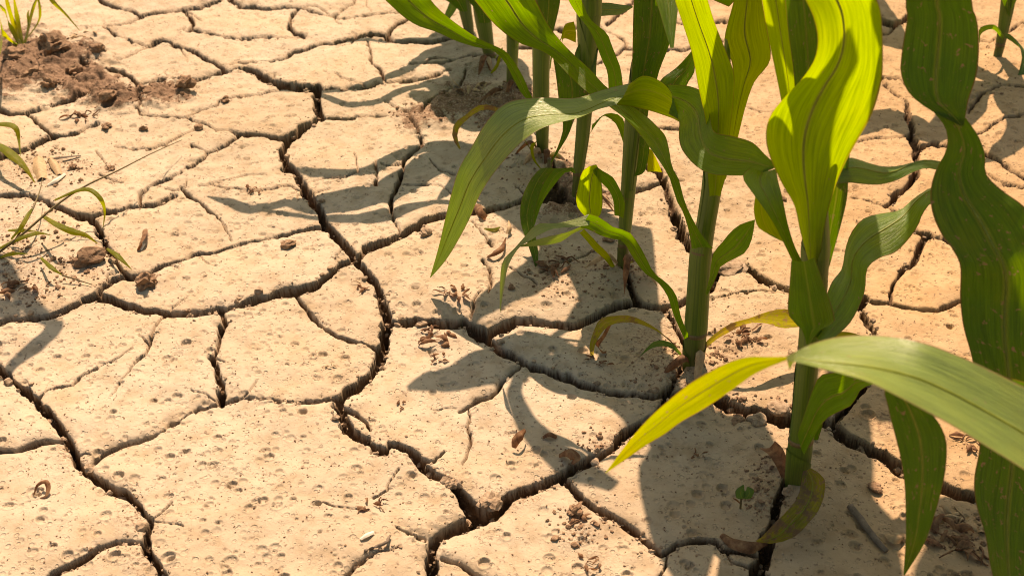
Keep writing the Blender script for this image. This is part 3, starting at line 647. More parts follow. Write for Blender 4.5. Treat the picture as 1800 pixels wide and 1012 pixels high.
leaf(p1, GREEN, [(1391, 458, 1432, 452), (1388, 500, 1448, 498), (1385, 548, 1467, 556), (1397, 567, 1462, 570), (1411, 582, 1438, 583), (1418, 606, 1422, 606)], (.618, .622), bow=-0.18, wave=0.0, rib=False, label='flared sheath collar wrapped round the stalk')
leaf(p1, SATIN, [(1440, 590, 1448, 606), (1447, 540, 1470, 592), (1460, 500, 1498, 562), (1479, 474, 1519, 515), (1484, 442, 1525, 474), (1495, 411, 1546, 455), (1516, 386, 1572, 444), (1548, 375, 1593, 424), (1580, 368, 1613, 397), (1606, 347, 1622, 378), (1636, 331, 1638, 358), (1668, 322, 1672, 350), (1700, 335, 1702, 338)],
     (.635, .72, .76), bow=0.14, wave=0.03, tilt=-.028, label='waxy right-hand leaf curving up and out')
leaf(p1, SATIN, [(1455, 300, 1458, 325), (1490, 278, 1492, 320), (1518, 282, 1522, 324), (1550, 292, 1545, 325), (1578, 293, 1572, 318), (1606, 286, 1600, 304), (1624, 282, 1624, 297), (1648, 283, 1645, 300), (1690, 300, 1688, 308)], (.65, .74), bow=0.15, wave=0.03, tilt=-.02)
leaf(p1, GREEN, [(1402, 760, 1414, 800), (1416, 722, 1432, 765), (1428, 685, 1452, 735), (1442, 657, 1478, 722), (1470, 652, 1498, 712), (1497, 650, 1514, 684), (1530, 662, 1535, 675)], (.615, .60), bow=0.12, wave=0.03)
leaf(p1, DEEP, [(1430, 745, 1447, 722), (1426, 765, 1446, 745), (1424, 775, 1438, 773)], (.64, .64), bow=0.1, rib=False)
leaf(p1, MOTTLED, [(1412, 828, 1425, 822, .622), (1408, 850, 1448, 838, .612), (1402, 872, 1449, 868, .600), (1385, 895, 1438, 898, .588), (1362, 918, 1418, 922, .578), (1347, 934, 1398, 942, .572), (1336, 944, 1362, 955, .567), (1328, 950, 1332, 952, .566)], (.6, .5), bow=0.08, wave=0.05, label='withered mottled leaf curling down at the foot of the stalk')
leaf(p1, DEAD, [(1334, 786, 1362, 774, .668), (1352, 800, 1376, 788, .655), (1366, 822, 1384, 808, .645), (1378, 850, 1390, 835, .637)], (.66, .64), bow=0.3, rib=False, label='dry grey-brown husk leaf')
leaf(p1, YELLOW, [(1440, 600, 1442, 606), (1475, 583, 1480, 592), (1510, 588, 1512, 594), (1545, 604, 1546, 608)], (.65, .68), rib=False)

# --- plant 2
p2, Y2 = plant(1217, 655, 'second corn plant from the front, thick stalk with two yellow-green leaves opening in a V')
stalk(p2, [(1216, 668, 30), (1219, 630, 38), (1223, 580, 40), (1227, 520, 39), (1231, 450, 37), (1240, 400, 33), (1250, 340, 34), (1257, 280, 34), (1262, 220, 30), (1272, 160, 14)], (Y2, Y2 + .02), [(1231, 441, 40), (1222, 585, 42)])
leaf(p2, BRIGHT, [(1247, 345, 1266, 345), (1243, 290, 1278, 300), (1243, 238, 1283, 233), (1239, 205, 1290, 170), (1228, 156, 1290, 130), (1217, 97, 1280, 100), (1200, 42, 1257, 42), (1186, 0, 1244, 0), (1170, -60, 1225, -60), (1175, -120, 1190, -120)], (Y2 + .0, Y2 - .01), bow=-0.12, label='left leaf of the V, backlit')
leaf(p2, BRIGHT, [(1263, 318, 1276, 315), (1275, 280, 1290, 265), (1281, 236, 1298, 238), (1285, 200, 1310, 190), (1289, 160, 1326, 145), (1287, 112, 1354, 105), (1273, 72, 1347, 47), (1290, 0, 1339, 0), (1300, -60, 1330, -60), (1305, -110, 1312, -110)], (Y2 + .02, Y2 + .05), bow=-0.12, label='right leaf of the V, backlit')
leaf(p2, GREEN, [(1240, 515, 1243, 520), (1247, 488, 1251, 504), (1250, 462, 1260, 484), (1255, 442, 1268, 467), (1268, 427, 1291, 455), (1283, 409, 1311, 443), (1301, 395, 1322, 419), (1327, 386, 1327, 388)], (Y2 - .01, Y2 - .02), bow=0.14, label='short spade-shaped leaf')
leaf(p2, GREEN, [(1254, 437, 1216, 438, .768), (1233, 412, 1211, 408, .762), (1211, 372, 1201, 374, .765), (1200, 342, 1189, 352, .77), (1194, 317, 1178, 316, .78), (1181, 292, 1166, 294, .79), (1176, 262, 1148, 268, .81), (1165, 232, 1115, 225, .85), (1130, 200, 1072, 187, .91), (1067, 154, 1040, 168, .95), (1040, 125, 1005, 138, .97), (1000, 88, 962, 95, .99), (972, 56, 911, 75, 1.0), (955, 28, 870, 44, 1.01), (941, 0, 833, 0, 1.01), (900, -70, 800, -30, 1.01), (835, -105, 770, -35, 1.0), (770, -90, 730, -30, .99), (700, -60, 695, -50, .98)],
     (.77, 1.0), bow=0.10, wave=0.01, n=60, label='long leaf slanting up to the left out of the picture')
leaf(p2, GREEN, [(1212, 592, 1203, 596, .765), (1197, 556, 1184, 553, .758), (1189, 520, 1173, 520, .755), (1172, 497, 1155, 495, .757), (1150, 480, 1132, 479, .762), (1136, 453, 1111, 450, .768), (1122, 428, 1095, 424, .775), (1106, 408, 1076, 420, .778), (1078, 399, 1055, 414, .78), (1056, 383, 1036, 404, .785), (1036, 376, 1020, 400, .788)], (.77, .79), bow=0.1, wave=0.01, label='narrow leaf bending down and split into two strips')
leaf(p2, WAXY_GLARE, [(1036, 376, 1036, 396, .788), (1006, 386, 1000, 400, .79), (975, 393, 970, 403, .793), (944, 394, 946, 414, .797), (917, 422, 930, 424, .80), (903, 437, 914, 434, .802), (883, 460, 897, 460, .803), (879, 502, 888, 490, .804), (878, 548, 879, 549, .805)], (.79, .80), bow=0.06, rib=False, tilt=-.008, label='upper strip of the split leaf with yellow tip')
leaf(p2, WAXY_GLARE, [(1034, 392, 1028, 402, .789), (1000, 407, 1008, 410, .79), (972, 414, 984, 426, .792), (942, 422, 948, 432, .797), (914, 432, 915, 434, .80)], (.79, .80), bow=0.06, rib=False)
leaf(p2, MOTTLED, [(1236, 607, 1240, 614), (1250, 592, 1257, 598), (1283, 569, 1284, 582), (1319, 558, 1312, 569), (1350, 547, 1345, 568), (1384, 544, 1373, 576), (1410, 556, 1402, 574), (1440, 575, 1438, 578)], (Y2, Y2 + .03), bow=0.1, wave=0.04, rib=False, label='pale streaky small leaf near the soil')
leaf(p2, MOTTLED, [(1203, 628, 1197, 620), (1181, 600, 1172, 594), (1158, 584, 1150, 574), (1120, 568, 1114, 556), (1092, 566, 1086, 555), (1068, 574, 1056, 560), (1052, 594, 1042, 586), (1044, 614, 1036, 610), (1044, 637, 1040, 637)], (Y2 + .01, Y2 + .03), bow=0.15, wave=0.05, rib=False)
leaf(p2, DEAD, [(1070, 566, 1074, 572), (1058, 590, 1064, 592), (1046, 604, 1053, 610), (1062, 618, 1060, 622), (1066, 616, 1066, 620)], (Y2 + .03, Y2 + .03), bow=0.2, rib=False)
leaf(p2, TEAL, [(1200, 626, 1206, 634), (1180, 602, 1176, 610), (1150, 600, 1146, 612), (1124, 626, 1120, 630)], (Y2, Y2 + .01), bow=0.1, rib=False)

# --- plant 3
p3, Y3 = plant(1093, 475, 'third corn plant from the front, slim stalk passing behind the long arching leaf')
stalk(p3, [(1093, 486, 16), (1094, 465, 19), (1098, 410, 22), (1103, 350, 24), (1108, 290, 28), (1115, 220, 34), (1124, 150, 38), (1140, 60, 42), (1150, -20, 30)], (Y3, Y3 + .02), [(1095, 430, 24), (1104, 345, 27)])
leaf(p3, DEEP, [(1110, 220, 1136, 220), (1111, 133, 1151, 136), (1112, 70, 1172, 75), (1114, 0, 1180, 0), (1118, -70, 1180, -70), (1140, -140, 1150, -140)], (Y3 - .01, Y3 - .01), bow=-0.16)
leaf(p3, GREEN, [(1140, 170, 1148, 175), (1150, 120, 1158, 128), (1165, 75, 1176, 80), (1172, 30, 1188, 32), (1176, -10, 1190, -10)], (Y3 - .015, Y3 - .02), bow=0.1, rib=False)
leaf(p3, GREEN, [(1096, 384, 1080, 379), (1099, 358, 1078, 353), (1092, 338, 1070, 334), (1078, 312, 1058, 322), (1062, 302, 1046, 308), (1050, 294, 1042, 300)], (Y3 - .012, Y3 - .03), bow=0.12)
leaf(p3, BRIGHT, [(1048, 289, 1054, 303), (1026, 298, 1057, 318), (1016, 328, 1059, 343), (1013, 358, 1059, 362), (1024, 376, 1054, 380), (1038, 386, 1042, 387)], (Y3 - .03, Y3 - .02), bow=0.12, label='short bright leaf hanging like a tongue')
leaf(p3, YELLOW, [(1026, 402, 1018, 409), (1040, 416, 1031, 423), (1053, 430, 1045, 440), (1069, 446, 1062, 455), (1084, 474, 1080, 478)], (Y3 - .02, Y3), rib=False)
leaf(p3, DEEP, [(1124, 240, 1142, 240), (1122, 270, 1141, 268), (1118, 300, 1134, 300), (1112, 312, 1124, 308)], (Y3 - .005, Y3 - .005), rib=False)
leaf(p3, YELLOW, [(1141, 262, 1146, 264), (1138, 285, 1156, 284), (1138, 303, 1164, 303)], (Y3 + .01, Y3 + .01), rib=False)
leaf(p3, DEEP, [(1150, 170, 1200, 175), (1160, 142, 1208, 148), (1188, 120, 1220, 128), (1213, 93, 1224, 100), (1235, 60, 1240, 62)], (Y3 + .03, Y3 + .06), bow=0.12)

# --- plants 4..8 running back to the left
p4, Y4 = plant(1011, 358, 'fourth corn plant from the front, small drooping leaves beside a dark gap in the mud')
stalk(p4, [(1010, 366, 9), (1013, 335, 14), (1018, 290, 20), (1024, 240, 24), (1030, 170, 27), (1033, 90, 33), (1036, 20, 44), (1038, -60, 40)], (Y4, Y4 + .03), [(1016, 305, 20)])
leaf(p4, DEEP, [(975, 296, 950, 296), (956, 322, 933, 315), (943, 358, 917, 350), (938, 390, 915, 390), (946, 440, 930, 436), (946, 470, 939, 462), (958, 492, 948, 487), (967, 508, 966, 509)], (Y4 - .05, Y4 - .09, .92), bow=0.12)
leaf(p4, GREEN, [(1012, 305, 1006, 294), (996, 302, 988, 296), (980, 318, 968, 298), (962, 342, 956, 320), (950, 365, 942, 358), (939, 398, 937, 392)], (Y4 - .01, Y4 - .06), bow=0.15)
leaf(p4, GREEN, [(1070, 180, 1098, 180), (1068, 130, 1092, 126), (1058, 105, 1085, 104), (1047, 76, 1076, 82), (1035, 52, 1066, 58), (1016, 28, 1038, 34), (999, 0, 1022, 0), (985, -40, 1000, -40)], (Y4 - .02, Y4 - .05), bow=0.12)
leaf(p4, TEAL, [(1037, 58, 1048, 74), (1018, 78, 1050, 94), (1010, 100, 1048, 112), (1016, 128, 1048, 134)], (Y4 + .02, Y4 + .01), bow=0.12)
leaf(p4, DEEP, [(972, 100, 1015, 108), (978, 140, 1030, 140), (982, 176, 1030, 174), (985, 200, 1012, 205), (990, 224, 999, 238), (982, 254, 987, 258), (968, 285, 970, 286)], (Y4 + .0, Y4 - .01), bow=0.08)
leaf(p4, YELLOW, [(1009, 38, 1012, 76), (993, 44, 992, 68), (986, 66, 988, 76)], (Y4 + .04, Y4 + .05), rib=False)
leaf(p4, TEAL, [(1045, 8, 1047, 30), (1066, 5, 1066, 28), (1088, 8, 1090, 26), (1112, 11, 1112, 14)], (Y4 + .03, Y4 + .07), bow=0.12)
leaf(p4, GREEN, [(1034, 240, 1040, 220), (1056, 205, 1066, 200), (1080, 215, 1092, 205), (1092, 240, 1102, 235), (1098, 262, 1100, 262)], (Y4 - .01, Y4 - .06), rib=False)
p5, Y5 = plant(955, 290, 'fifth corn plant from the front, upright stalk standing left of the small drooping plant')
stalk(p5, [(956, 298, 16), (954, 260, 20), (952, 200, 27), (951, 120, 29), (953, 60, 34), (956, 0, 40), (958, -80, 36)], (Y5, Y5 + .03), [(952, 175, 31), (955, 265, 22)])
leaf(p5, GREEN, [(944, 182, 930, 178), (932, 165, 917, 165), (922, 140, 904, 142), (906, 112, 886, 108), (890, 92, 864, 88), (868, 80, 838, 84), (838, 66, 800, 72), (808, 46, 768, 57), (782, 26, 735, 46), (765, 10, 708, 29), (752, -6, 672, -4), (715, -45, 640, -30), (660, -75, 590, -40), (590, -80, 535, -45), (510, -60, 480, -40), (420, -50, 418, -45)],
     (Y5 - .01, Y5 + .05, Y5 + .06), bow=0.12, n=50, label='broad leaf reaching up left across the stalks behind')
leaf(p5, MOTTLED, [(946, 280, 940, 276), (900, 216, 896, 208), (872, 196, 872, 188), (844, 195, 842, 185), (822, 210, 816, 204), (808, 224, 799, 217), (804, 242, 795, 242), (810, 262, 807, 262)], (Y5, Y5 - .01), bow=0.15, wave=0.04, rib=False)
leaf(p5, YELLOW, [(940, 250, 945, 246), (932, 256, 938, 262), (936, 280, 942, 282), (952, 300, 954, 300)], (Y5 - .03, Y5 - .04), rib=False)
leaf(p5, GREEN, [(966, 130, 968, 120), (968, 100, 972, 92), (974, 84, 980, 80), (990, 62, 992, 60)], (Y5 + .02, Y5 + .05), rib=False)
leaf(p5, DEEP, [(948, 60, 972, 60), (944, 0, 985, 0), (930, -70, 985, -70), (950, -140, 965, -140)], (Y5 - .01, Y5), bow=0.14)
p6, Y6 = plant(899, 171, 'sixth corn plant from the front, thin stalk rising behind the slanting leaves')
stalk(p6, [(899, 178, 16), (900, 140, 19), (901, 90, 20), (902, 40, 24), (903, -20, 30), (905, -90, 26)], (Y6, Y6 + .02), [(900, 150, 21)])
leaf(p6, DEEP, [(896, 70, 912, 70), (880, 30, 908, 20), (858, 5, 900, -10), (840, -40, 880, -50), (835, -90, 845, -90)], (Y6, Y6 - .02), bow=0.12)
leaf(p6, GREEN, [(906, 90, 908, 80), (914, 70, 920, 62), (928, 60, 938, 50), (936, 72, 942, 70)], (Y6, Y6 - .05), rib=False)
p7, Y7 = plant(863, 118, 'seventh corn plant from the front, stalk half hidden where the row leaves the picture')
stalk(p7, [(864, 124, 15), (861, 100, 19), (855, 70, 24), (849, 35, 29), (845, 0, 30), (842, -60, 26)], (Y7, Y7 + .02), [(860, 95, 22)])
leaf(p7, DEEP, [(842, 40, 862, 40), (830, 10, 860, 0), (800, -20, 840, -40), (780, -60, 792, -70)], (Y7 - .01, Y7 - .02), bow=0.12)
leaf(p7, YELLOW, [(868, 104, 872, 98), (878, 88, 884, 84), (872, 112, 876, 118), (862, 128, 864, 130)], (Y7 - .02, Y7 - .05), rib=False)
p8, Y8 = plant(826, 62, 'farthest corn plant of the row, shaded stalk at the top edge left of the others')
stalk(p8, [(827, 68, 13), (823, 45, 19), (818, 20, 22), (814, -10, 24), (810, -60, 22)], (Y8, Y8 + .02))
leaf(p8, DEEP, [(808, 20, 822, 20), (790, 5, 815, -10), (760, -15, 795, -35), (740, -50, 750, -60)], (Y8 - .01, Y8 - .02), bow=0.12)
leaf(p8, TEAL, [(780, 30, 786, 40), (790, 5, 803, 15), (800, -20, 815, -15)], (Y8 + .01, Y8 + .02), bow=0.12, rib=False)

# withered lower leaves hanging round the feet of the stalks
def withered(parent, base, seedn, n=3, size=.035):
    rr = random.Random(seedn); g = gr(*base)
    for _ in range(n):
        a = rr.uniform(math.pi * .85, math.pi * 2.15); d = Vector((math.cos(a), math.sin(a), 0)); L = size * rr.uniform(.7, 1.4); h = rr.uniform(.012, .03)
        sd2 = Vector((-d.y, d.x, 0)) * rr.uniform(-.3, .3) * L
        P = [g + d * .005 + Vector((0, 0, h * .5)), g + d * L * .4 + Vector((0, 0, h)), g + d * L * .75 + sd2 * .6 + Vector((0, 0, h * .6)), g + d * L + sd2 + Vector((0, 0, .003))]
        ribbon(parent, rr.choice((DEAD, MOTTLED, STRAW)), P, [.004, .008, .006, .001], bow=.35, wave=.12, tw=rr.uniform(-1.5, 1.5), name='leaf', n=18, label='withered brown lower leaf')
for pl, bs, sn, nn in ((p2, (1217, 655), 4, 2), (p3, (1093, 475), 5, 4), (p4, (1011, 358), 6, 4), (p5, (955, 290), 7, 5), (p6, (898, 172), 8, 4), (p7, (862, 118), 9, 3)): withered(pl, bs, sn, nn)

# --- a plant at the top right and the one standing right of the frame
p9, Y9 = plant(1755, 105, 'small shaded corn plant in the top right corner')
stalk(p9, [(1750, 112, 14), (1756, 90, 15), (1764, 50, 19), (1771, 10, 24), (1776, -50, 22)], (Y9, Y9 + .02), [(1758, 78, 18)])
leaf(p9, GREEN, [(1762, 70, 1764, 62), (1745, 52, 1748, 44), (1725, 60, 1722, 50), (1722, 78, 1720, 74)], (Y9, Y9 - .03), rib=False)
leaf(p9, TEAL, [(1766, 66, 1768, 58), (1790, 82, 1782, 66), (1812, 110, 1796, 100), (1800, 150, 1784, 145), (1774, 152, 1770, 154)], (Y9 - .01, Y9 - .07), bow=0.12)
leaf(p9, GREEN, [(1772, 20, 1785, 5), (1780, -30, 1800, -40), (1800, -80, 1812, -80)], (Y9, Y9 - .03), rib=False)
leaf(p9, DEEP, [(1768, 20, 1775, 30), (1755, -20, 1780, -20), (1740, -80, 1765, -80)], (Y9, Y9 - .02), rib=False)
p10, Y10 = thing('corn_plant', gr(2010, 1010), 'big corn leaves reaching in from a plant just outside the right edge', 'corn plant', 'young corn plants growing in a row from the cracked mud'), gr(2010, 1010).y
stalk(p10, [(2010, 1020, 46), (2030, 850, 50), (2060, 600, 54), (2090, 300, 56), (2110, 0, 50), (2120, -200, 40)], (Y10, Y10 + .02), [(2035, 800, 54)])
leaf(p10, DEEP, [(2100, -30, 2080, -120, .545), (2000, -150, 1980, -230, .58), (1850, -190, 1830, -270, .62), (1700, -150, 1770, -230, .64), (1610, -70, 1716, -110, .65), (1592, 0, 1708, 0, .65), (1595, 30, 1717, 34, .65), (1590, 62, 1721, 72, .648), (1585, 98, 1720, 110, .645), (1584, 130, 1715, 140, .64), (1600, 166, 1703, 176, .635), (1642, 198, 1699, 196, .63), (1690, 222, 1694, 222, .628)],
     (.65, .65), bow=0.10, wave=0.0, n=60, label='upper blade of the big twisted leaf, scarred dark green')
leaf(p10, DEEP, [(1640, 196, 1698, 208, .63), (1662, 226, 1720, 240, .628), (1664, 262, 1732, 272, .625), (1645, 300, 1734, 306, .62), (1636, 338, 1764, 336, .61), (1640, 376, 1800, 362, .60), (1655, 412, 1832, 402, .59), (1675, 440, 1852, 450, .58), (1688, 470, 1866, 500, .575), (1687, 525, 1870, 560, .57), (1692, 575, 1868, 620, .56), (1708, 630, 1866, 690, .55), (1722, 700, 1862, 760, .54), (1722, 784, 1860, 830, .53), (1714, 842, 1858, 900, .52), (1718, 890, 1850, 960, .51), (1732, 940, 1840, 1020, .50), (1745, 1010, 1830, 1070, .49), (1780, 1100, 1800, 1130, .48)],
     (.62, .48), bow=0.12, wave=0.006, n=70, label='broad lower blade of the big twisted leaf')
leaf(p10, DEEP, [(2020, 840, 2024, 880, .52), (1900, 720, 1900, 790, .50), (1760, 660, 1755, 760, .49), (1650, 655, 1640, 720, .488), (1560, 670, 1610, 700, .487), (1562, 720, 1645, 735, .486), (1574, 768, 1663, 772, .484), (1584, 808, 1663, 815, .482), (1590, 850, 1656, 855, .48), (1592, 900, 1643, 905, .478), (1592, 950, 1625, 955, .476), (1588, 1009, 1590, 1011, .474)],
     (.5, .48), bow=0.09, wave=0.01, n=60, label='narrow leaf hanging with its tip at the bottom edge')
# near leaf, out of focus, folded at a pinch; its yellow tip reaches left
pf = thing('corn_plant', gr(2330, 1240), 'pale blurred leaf with yellow pointed tip, nearest the camera, from a plant outside the frame', 'corn plant', 'young corn plants growing in a row from the cracked mud')
gf = gr(2330, 1240)
tube('stalk', [gf + Vector((0, 0, -.01)), gf + Vector((.005, 0, .12)), gf + Vector((.008, .0, .3)), gf + Vector((.01, 0, .42))], [.011, .012, .012, .008], STALK, pf, K=20)
leaf(pf, WAXY_GLARE, [(2290, 830, 2300, 900, .40), (2150, 790, 2140, 940, .405), (2000, 755, 1980, 940, .41), (1860, 706, 1850, 862, .412), (1800, 678, 1796, 823, .413), (1744, 650, 1738, 786, .414), (1689, 625, 1680, 750, .415), (1633, 604, 1630, 722, .416), (1578, 592, 1575, 692, .417, -.062), (1522, 589, 1527, 669, .418, -.065), (1467, 594, 1470, 653, .42, -.055), (1425, 606, 1428, 643, .422, -.034), (1400, 617, 1402, 637, .424, -.01), (1382, 628, 1384, 633, .425)],
     (.4, .43), bow=0.07, wave=0.0, n=60, tilt=-.05, label='waxy base of the blurred leaf, sun glare painted pale')
leaf(pf, YELLOW, [(1384, 627, 1382, 633, .425), (1345, 627, 1352, 645, .43), (1311, 628, 1322, 660, .436), (1269, 642, 1283, 688, .443), (1214, 673, 1240, 717, .452), (1172, 706, 1198, 741, .458), (1144, 731, 1168, 763, .463), (1120, 757, 1136, 782, .467), (1098, 784, 1106, 803, .47), (1064, 831, 1065, 831, .474)],
     (.43, .48), bow=0.06, wave=0.0, n=50, label='yellow pointed tip of the blurred leaf')

# ------------------------------------------------------------------ upper leaves, above the top edge of the picture: they throw the leaf shadows seen on the mud
def upper(parent, h0, track, mat=GREEN, base=None, tw=0.0):
    """track: (px,py,width_px,h) = where on the mud the shadow of the blade lies, its width there, height of the blade"""
    b_ = Vector(parent.location)
    P = [b_ + Vector((0.0, 0.005, h0))]; Wd = [.012]
    for px, py, w, h in track:
        g = gr(px, py); P.append(sp(px, py, h)); Wd.append(w * scale_at(g))
    for i in range(1, len(P)):
        a = P[max(1, i - 1)]; c = P[min(len(P) - 1, i + 1)]; v = Vector(c) - Vector(a); l = math.hypot(v.x, v.y) + 1e-9; Wd[i] *= math.hypot(v.x / l * 1.75, v.y / l)
    P = [tuple(p) for p in P]
    return ribbon(parent, mat, P, Wd, bow=.12, wave=.015, rib=False, side=(0, -.2, 1), n=max(16, len(P) * 7), tw=tw)
upper(p2, .40, [(1265, 770, 110, .36), (1215, 830, 170, .36), (1205, 920, 130, .35), (1215, 1010, 60, .33), (1225, 1080, 6, .30)])
upper(p2, .36, [(1300, 740, 60, .34), (1330, 830, 110, .35), (1350, 930, 120, .36), (1360, 1010, 90, .35), (1370, 1100, 8, .33)])
upper(p1, .44, [(1500, 905, 110, .38), (1470, 960, 190, .38), (1450, 1040, 160, .37), (1440, 1150, 30, .35)])
upper(p2, .46, [(1480, 690, 60, .37), (1560, 720, 70, .38), (1600, 735, 40, .38), (1660, 730, 6, .37)])
upper(p2, .42, [(1430, 640, 24, .37), (1500, 720, 42, .38), (1512, 800, 45, .38), (1512, 880, 48, .37), (1540, 960, 80, .35), (1570, 1060, 10, .33)])
upper(p3, .34, [(1110, 500, 50, .31), (1090, 570, 90, .31), (1110, 640, 100, .31), (1150, 690, 60, .31), (1180, 760, 6, .30)])
upper(p3, .30, [(1070, 400, 60, .28), (1000, 440, 60, .28), (920, 500, 60, .28), (860, 535, 44, .27), (830, 560, 6, .27)])
upper(p3, .33, [(1110, 400, 70, .29), (1090, 470, 60, .30), (1010, 550, 26, .29), (960, 590, 6, .28)])
upper(p4, .28, [(960, 330, 60, .24), (900, 325, 70, .24), (850, 310, 60, .24), (800, 330, 30, .23), (770, 350, 6, .23)])
upper(p5, .27, [(900, 290, 60, .22), (830, 272, 26, .21), (760, 260, 28, .21), (700, 272, 22, .21), (640, 300, 18, .2), (560, 300, 20, .2), (520, 290, 4, .2)])
upper(p6, .24, [(860, 190, 70, .20), (820, 200, 60, .2), (790, 150, 60, .2), (742, 155, 22, .19), (667, 178, 14, .19), (611, 183, 13, .18), (569, 168, 10, .18), (540, 150, 3, .18)])
upper(p6, .26, [(880, 130, 70, .2), (820, 150, 70, .2), (770, 175, 60, .2), (720, 170, 10, .2)])
upper(p7, .24, [(830, 110, 80, .18), (790, 90, 60, .18), (744, 98, 20, .17), (722, 119, 20, .17), (678, 140, 16, .17), (600, 160, 12, .17), (520, 154, 11, .17), (470, 156, 3, .17)])
upper(p8, .22, [(800, 60, 50, .16), (760, 66, 26, .15), (700, 62, 18, .15), (640, 62, 14, .15), (600, 70, 3, .15)])
upper(p7, .25, [(900, 240, 60, .22), (890, 290, 40, .22), (880, 330, 6, .22)])
upper(p9, .24, [(1720, 150, 60, .18), (1690, 200, 60, .19), (1640, 240, 30, .19), (1560, 205, 50, .19), (1500, 232, 24, .19), (1440, 240, 4, .19)])
upper(p9, .26, [(1780, 170, 60, .19), (1800, 230, 50, .19), (1760, 270, 30, .19), (1720, 290, 4, .19)])
upper(p9, .22, [(1650, 90, 40, .17), (1575, 70, 60, .17), (1555, 30, 50, .17), (1545, -10, 4, .17)])
upper(p3, .34, [(980, 600, 50, .31), (908, 662, 22, .30), (918, 715, 34, .30), (962, 772, 46, .30), (1018, 812, 46, .30), (1080, 850, 20, .30)])
upper(p5, .26, [(800, 290, 50, .21), (740, 300, 56, .21), (680, 328, 58, .20), (600, 346, 52, .20), (545, 352, 40, .20), (500, 352, 15, .20), (440, 363, 20, .20), (400, 352, 15, .2), (364, 343, 3, .2)])
upper(p6, .25, [(880, 150, 90, .21), (830, 118, 90, .20), (780, 100, 40, .19), (750, 90, 4, .19)])
upper(p7, .25, [(860, 215, 90, .22), (800, 195, 70, .21), (765, 172, 6, .21)])
upper(p6, .26, [(900, 250, 70, .23), (850, 300, 70, .23), (880, 350, 60, .23), (930, 380, 6, .23)])
# shadows that fall on the upright leaves of the two front plants
def over(parent, h0, Y, t, track, mat=GREEN):
    b_ = Vector(parent.location); P = [tuple(b_ + Vector((0, 0.004, h0)))]; Wd = [.01]
    for px, py, w in track:
        q = at(px, py, Y); P.append(tuple(q + sunv * t)); Wd.append(w * scale_at(q))
    return ribbon(parent, mat, P, Wd, bow=.1, wave=.02, rib=False, side=(0, -1, .2), n=max(16, len(P) * 7))
over(p2, .48, .62, .30, [(1430, 420, 60), (1428, 300, 72), (1445, 200, 80), (1478, 120, 66), (1493, 44, 3)])
over(p2, .46, .775, .22, [(1300, 430, 120), (1255, 340, 130), (1255, 260, 130), (1275, 190, 90), (1300, 120, 3)])
over(p10, .60, .62, .38, [(1800, 520, 120), (1730, 400, 150), (1680, 260, 140), (1655, 120, 150), (1650, 20, 110), (1660, -60, 5)])
over(p10, .56, .48, .44, [(1750, 900, 60), (1660, 820, 110), (1615, 740, 90), (1600, 690, 50), (1590, 660, 4)])
upper(p10, .50, [(1780, 920, 100, .42), (1700, 980, 110, .42), (1640, 1040, 60, .4), (1600, 1100, 4, .4)])
# unseen corn plant, added so its leaves shadow the mud at left
p11 = thing('corn_plant', gr(-420, 300), 'unseen corn plant added outside the left edge to shade the mud', 'corn plant', 'young corn plants growing in a row from the cracked mud')
g11 = gr(-420, 300)
tube('stalk', [g11, g11 + Vector((.003, 0, .15)), g11 + Vector((0, .004, .34)), g11 + Vector((.004, 0, .46))], [.010, .0105, .010, .004], STALK, p11, K=18)
upper(p11, .36, [(-120, 420, 30, .33), (60, 545, 24, .33), (95, 572, 30, .32), (60, 606, 34, .31), (15, 640, 24, .30), (-20, 680, 4, .29)])
upper(p11, .30, [(-140, 480, 30, .28), (-40, 530, 40, .28), (10, 544, 34, .27), (36, 552, 3, .27)])

# ------------------------------------------------------------------ grasses on the left
def blade(parent, mat, pts, wpx, wave=0.02, name='blade', bow=0.18):
    """pts (px,py,height above soil) ; widths in px"""
    P = []; Wd = []
    for i, (px, py, h) in enumerate(pts):
        p = gr(px, py, h); P.append(p); t = i / (len(pts) - 1)
        Wd.append(wpx * scale_at(p) * (0.45 + 0.55 * math.sin(min(1, t * 1.6) * math.pi / 2)) * (1 - max(0, t - 0.55) / 0.45 * 0.93))
    return ribbon(parent, mat, P, Wd, bow=bow, wave=wave, name=name, side=(0, -0.55, 0.8))
g1 = thing('grass_tuft', gr(38, 78), 'yellow-green grass tuft growing from the brown soil heap in the top left corner', 'grass tuft')
for pts, w in (([(38, 78, .0), (25, 45, .02), (14, 10, .05), (5, -30, .08)], 9), ([(40, 78, 0), (30, 30, .03), (22, -20, .07)], 8), ([(34, 80, 0), (20, 50, .02), (8, 20, .05), (-10, 0, .07)], 8),
               ([(42, 76, 0), (50, 50, .015), (49, 25, .03), (52, 18, .035)], 5), ([(30, 80, 0), (6, 60, .03), (2, 40, .05), (-10, 10, .08)], 10), ([(40, 78, 0), (70, 30, .05), (60, -30, .09)], 6), ([(44, 76, 0), (60, 10, .04), (80, -20, .07), (92, 2, .06), (115, 25, .04), (140, 54, .02)], 8)):
    blade(g1, GRASS, pts, w * 1.15)
g2 = thing('grass_tuft', gr(-25, 240), 'young grass with red-edged drooping blade at the left edge above the straw bits', 'grass tuft')
for pts, w in (([(-25, 245, 0), (-10, 222, .02), (12, 219, .03), (28, 226, .03), (33, 245, .02), (36, 275, .012)], 11), ([(-25, 250, 0), (0, 258, .025), (22, 274, .025), (42, 292, .02), (62, 322, .006)], 17), ([(-25, 245, 0), (-30, 180, .04), (-2, 90, .05), (4, 60, .04)], 12), ([(-25, 245, 0), (-50, 200, .03), (-80, 180, .04)], 9)):
    blade(g2, GRASS, pts, w)
g3 = thing('grass_tuft', gr(-8, 448), 'spreading grass plant with long thin dark stem leaning over the cracked mud at left', 'grass tuft')
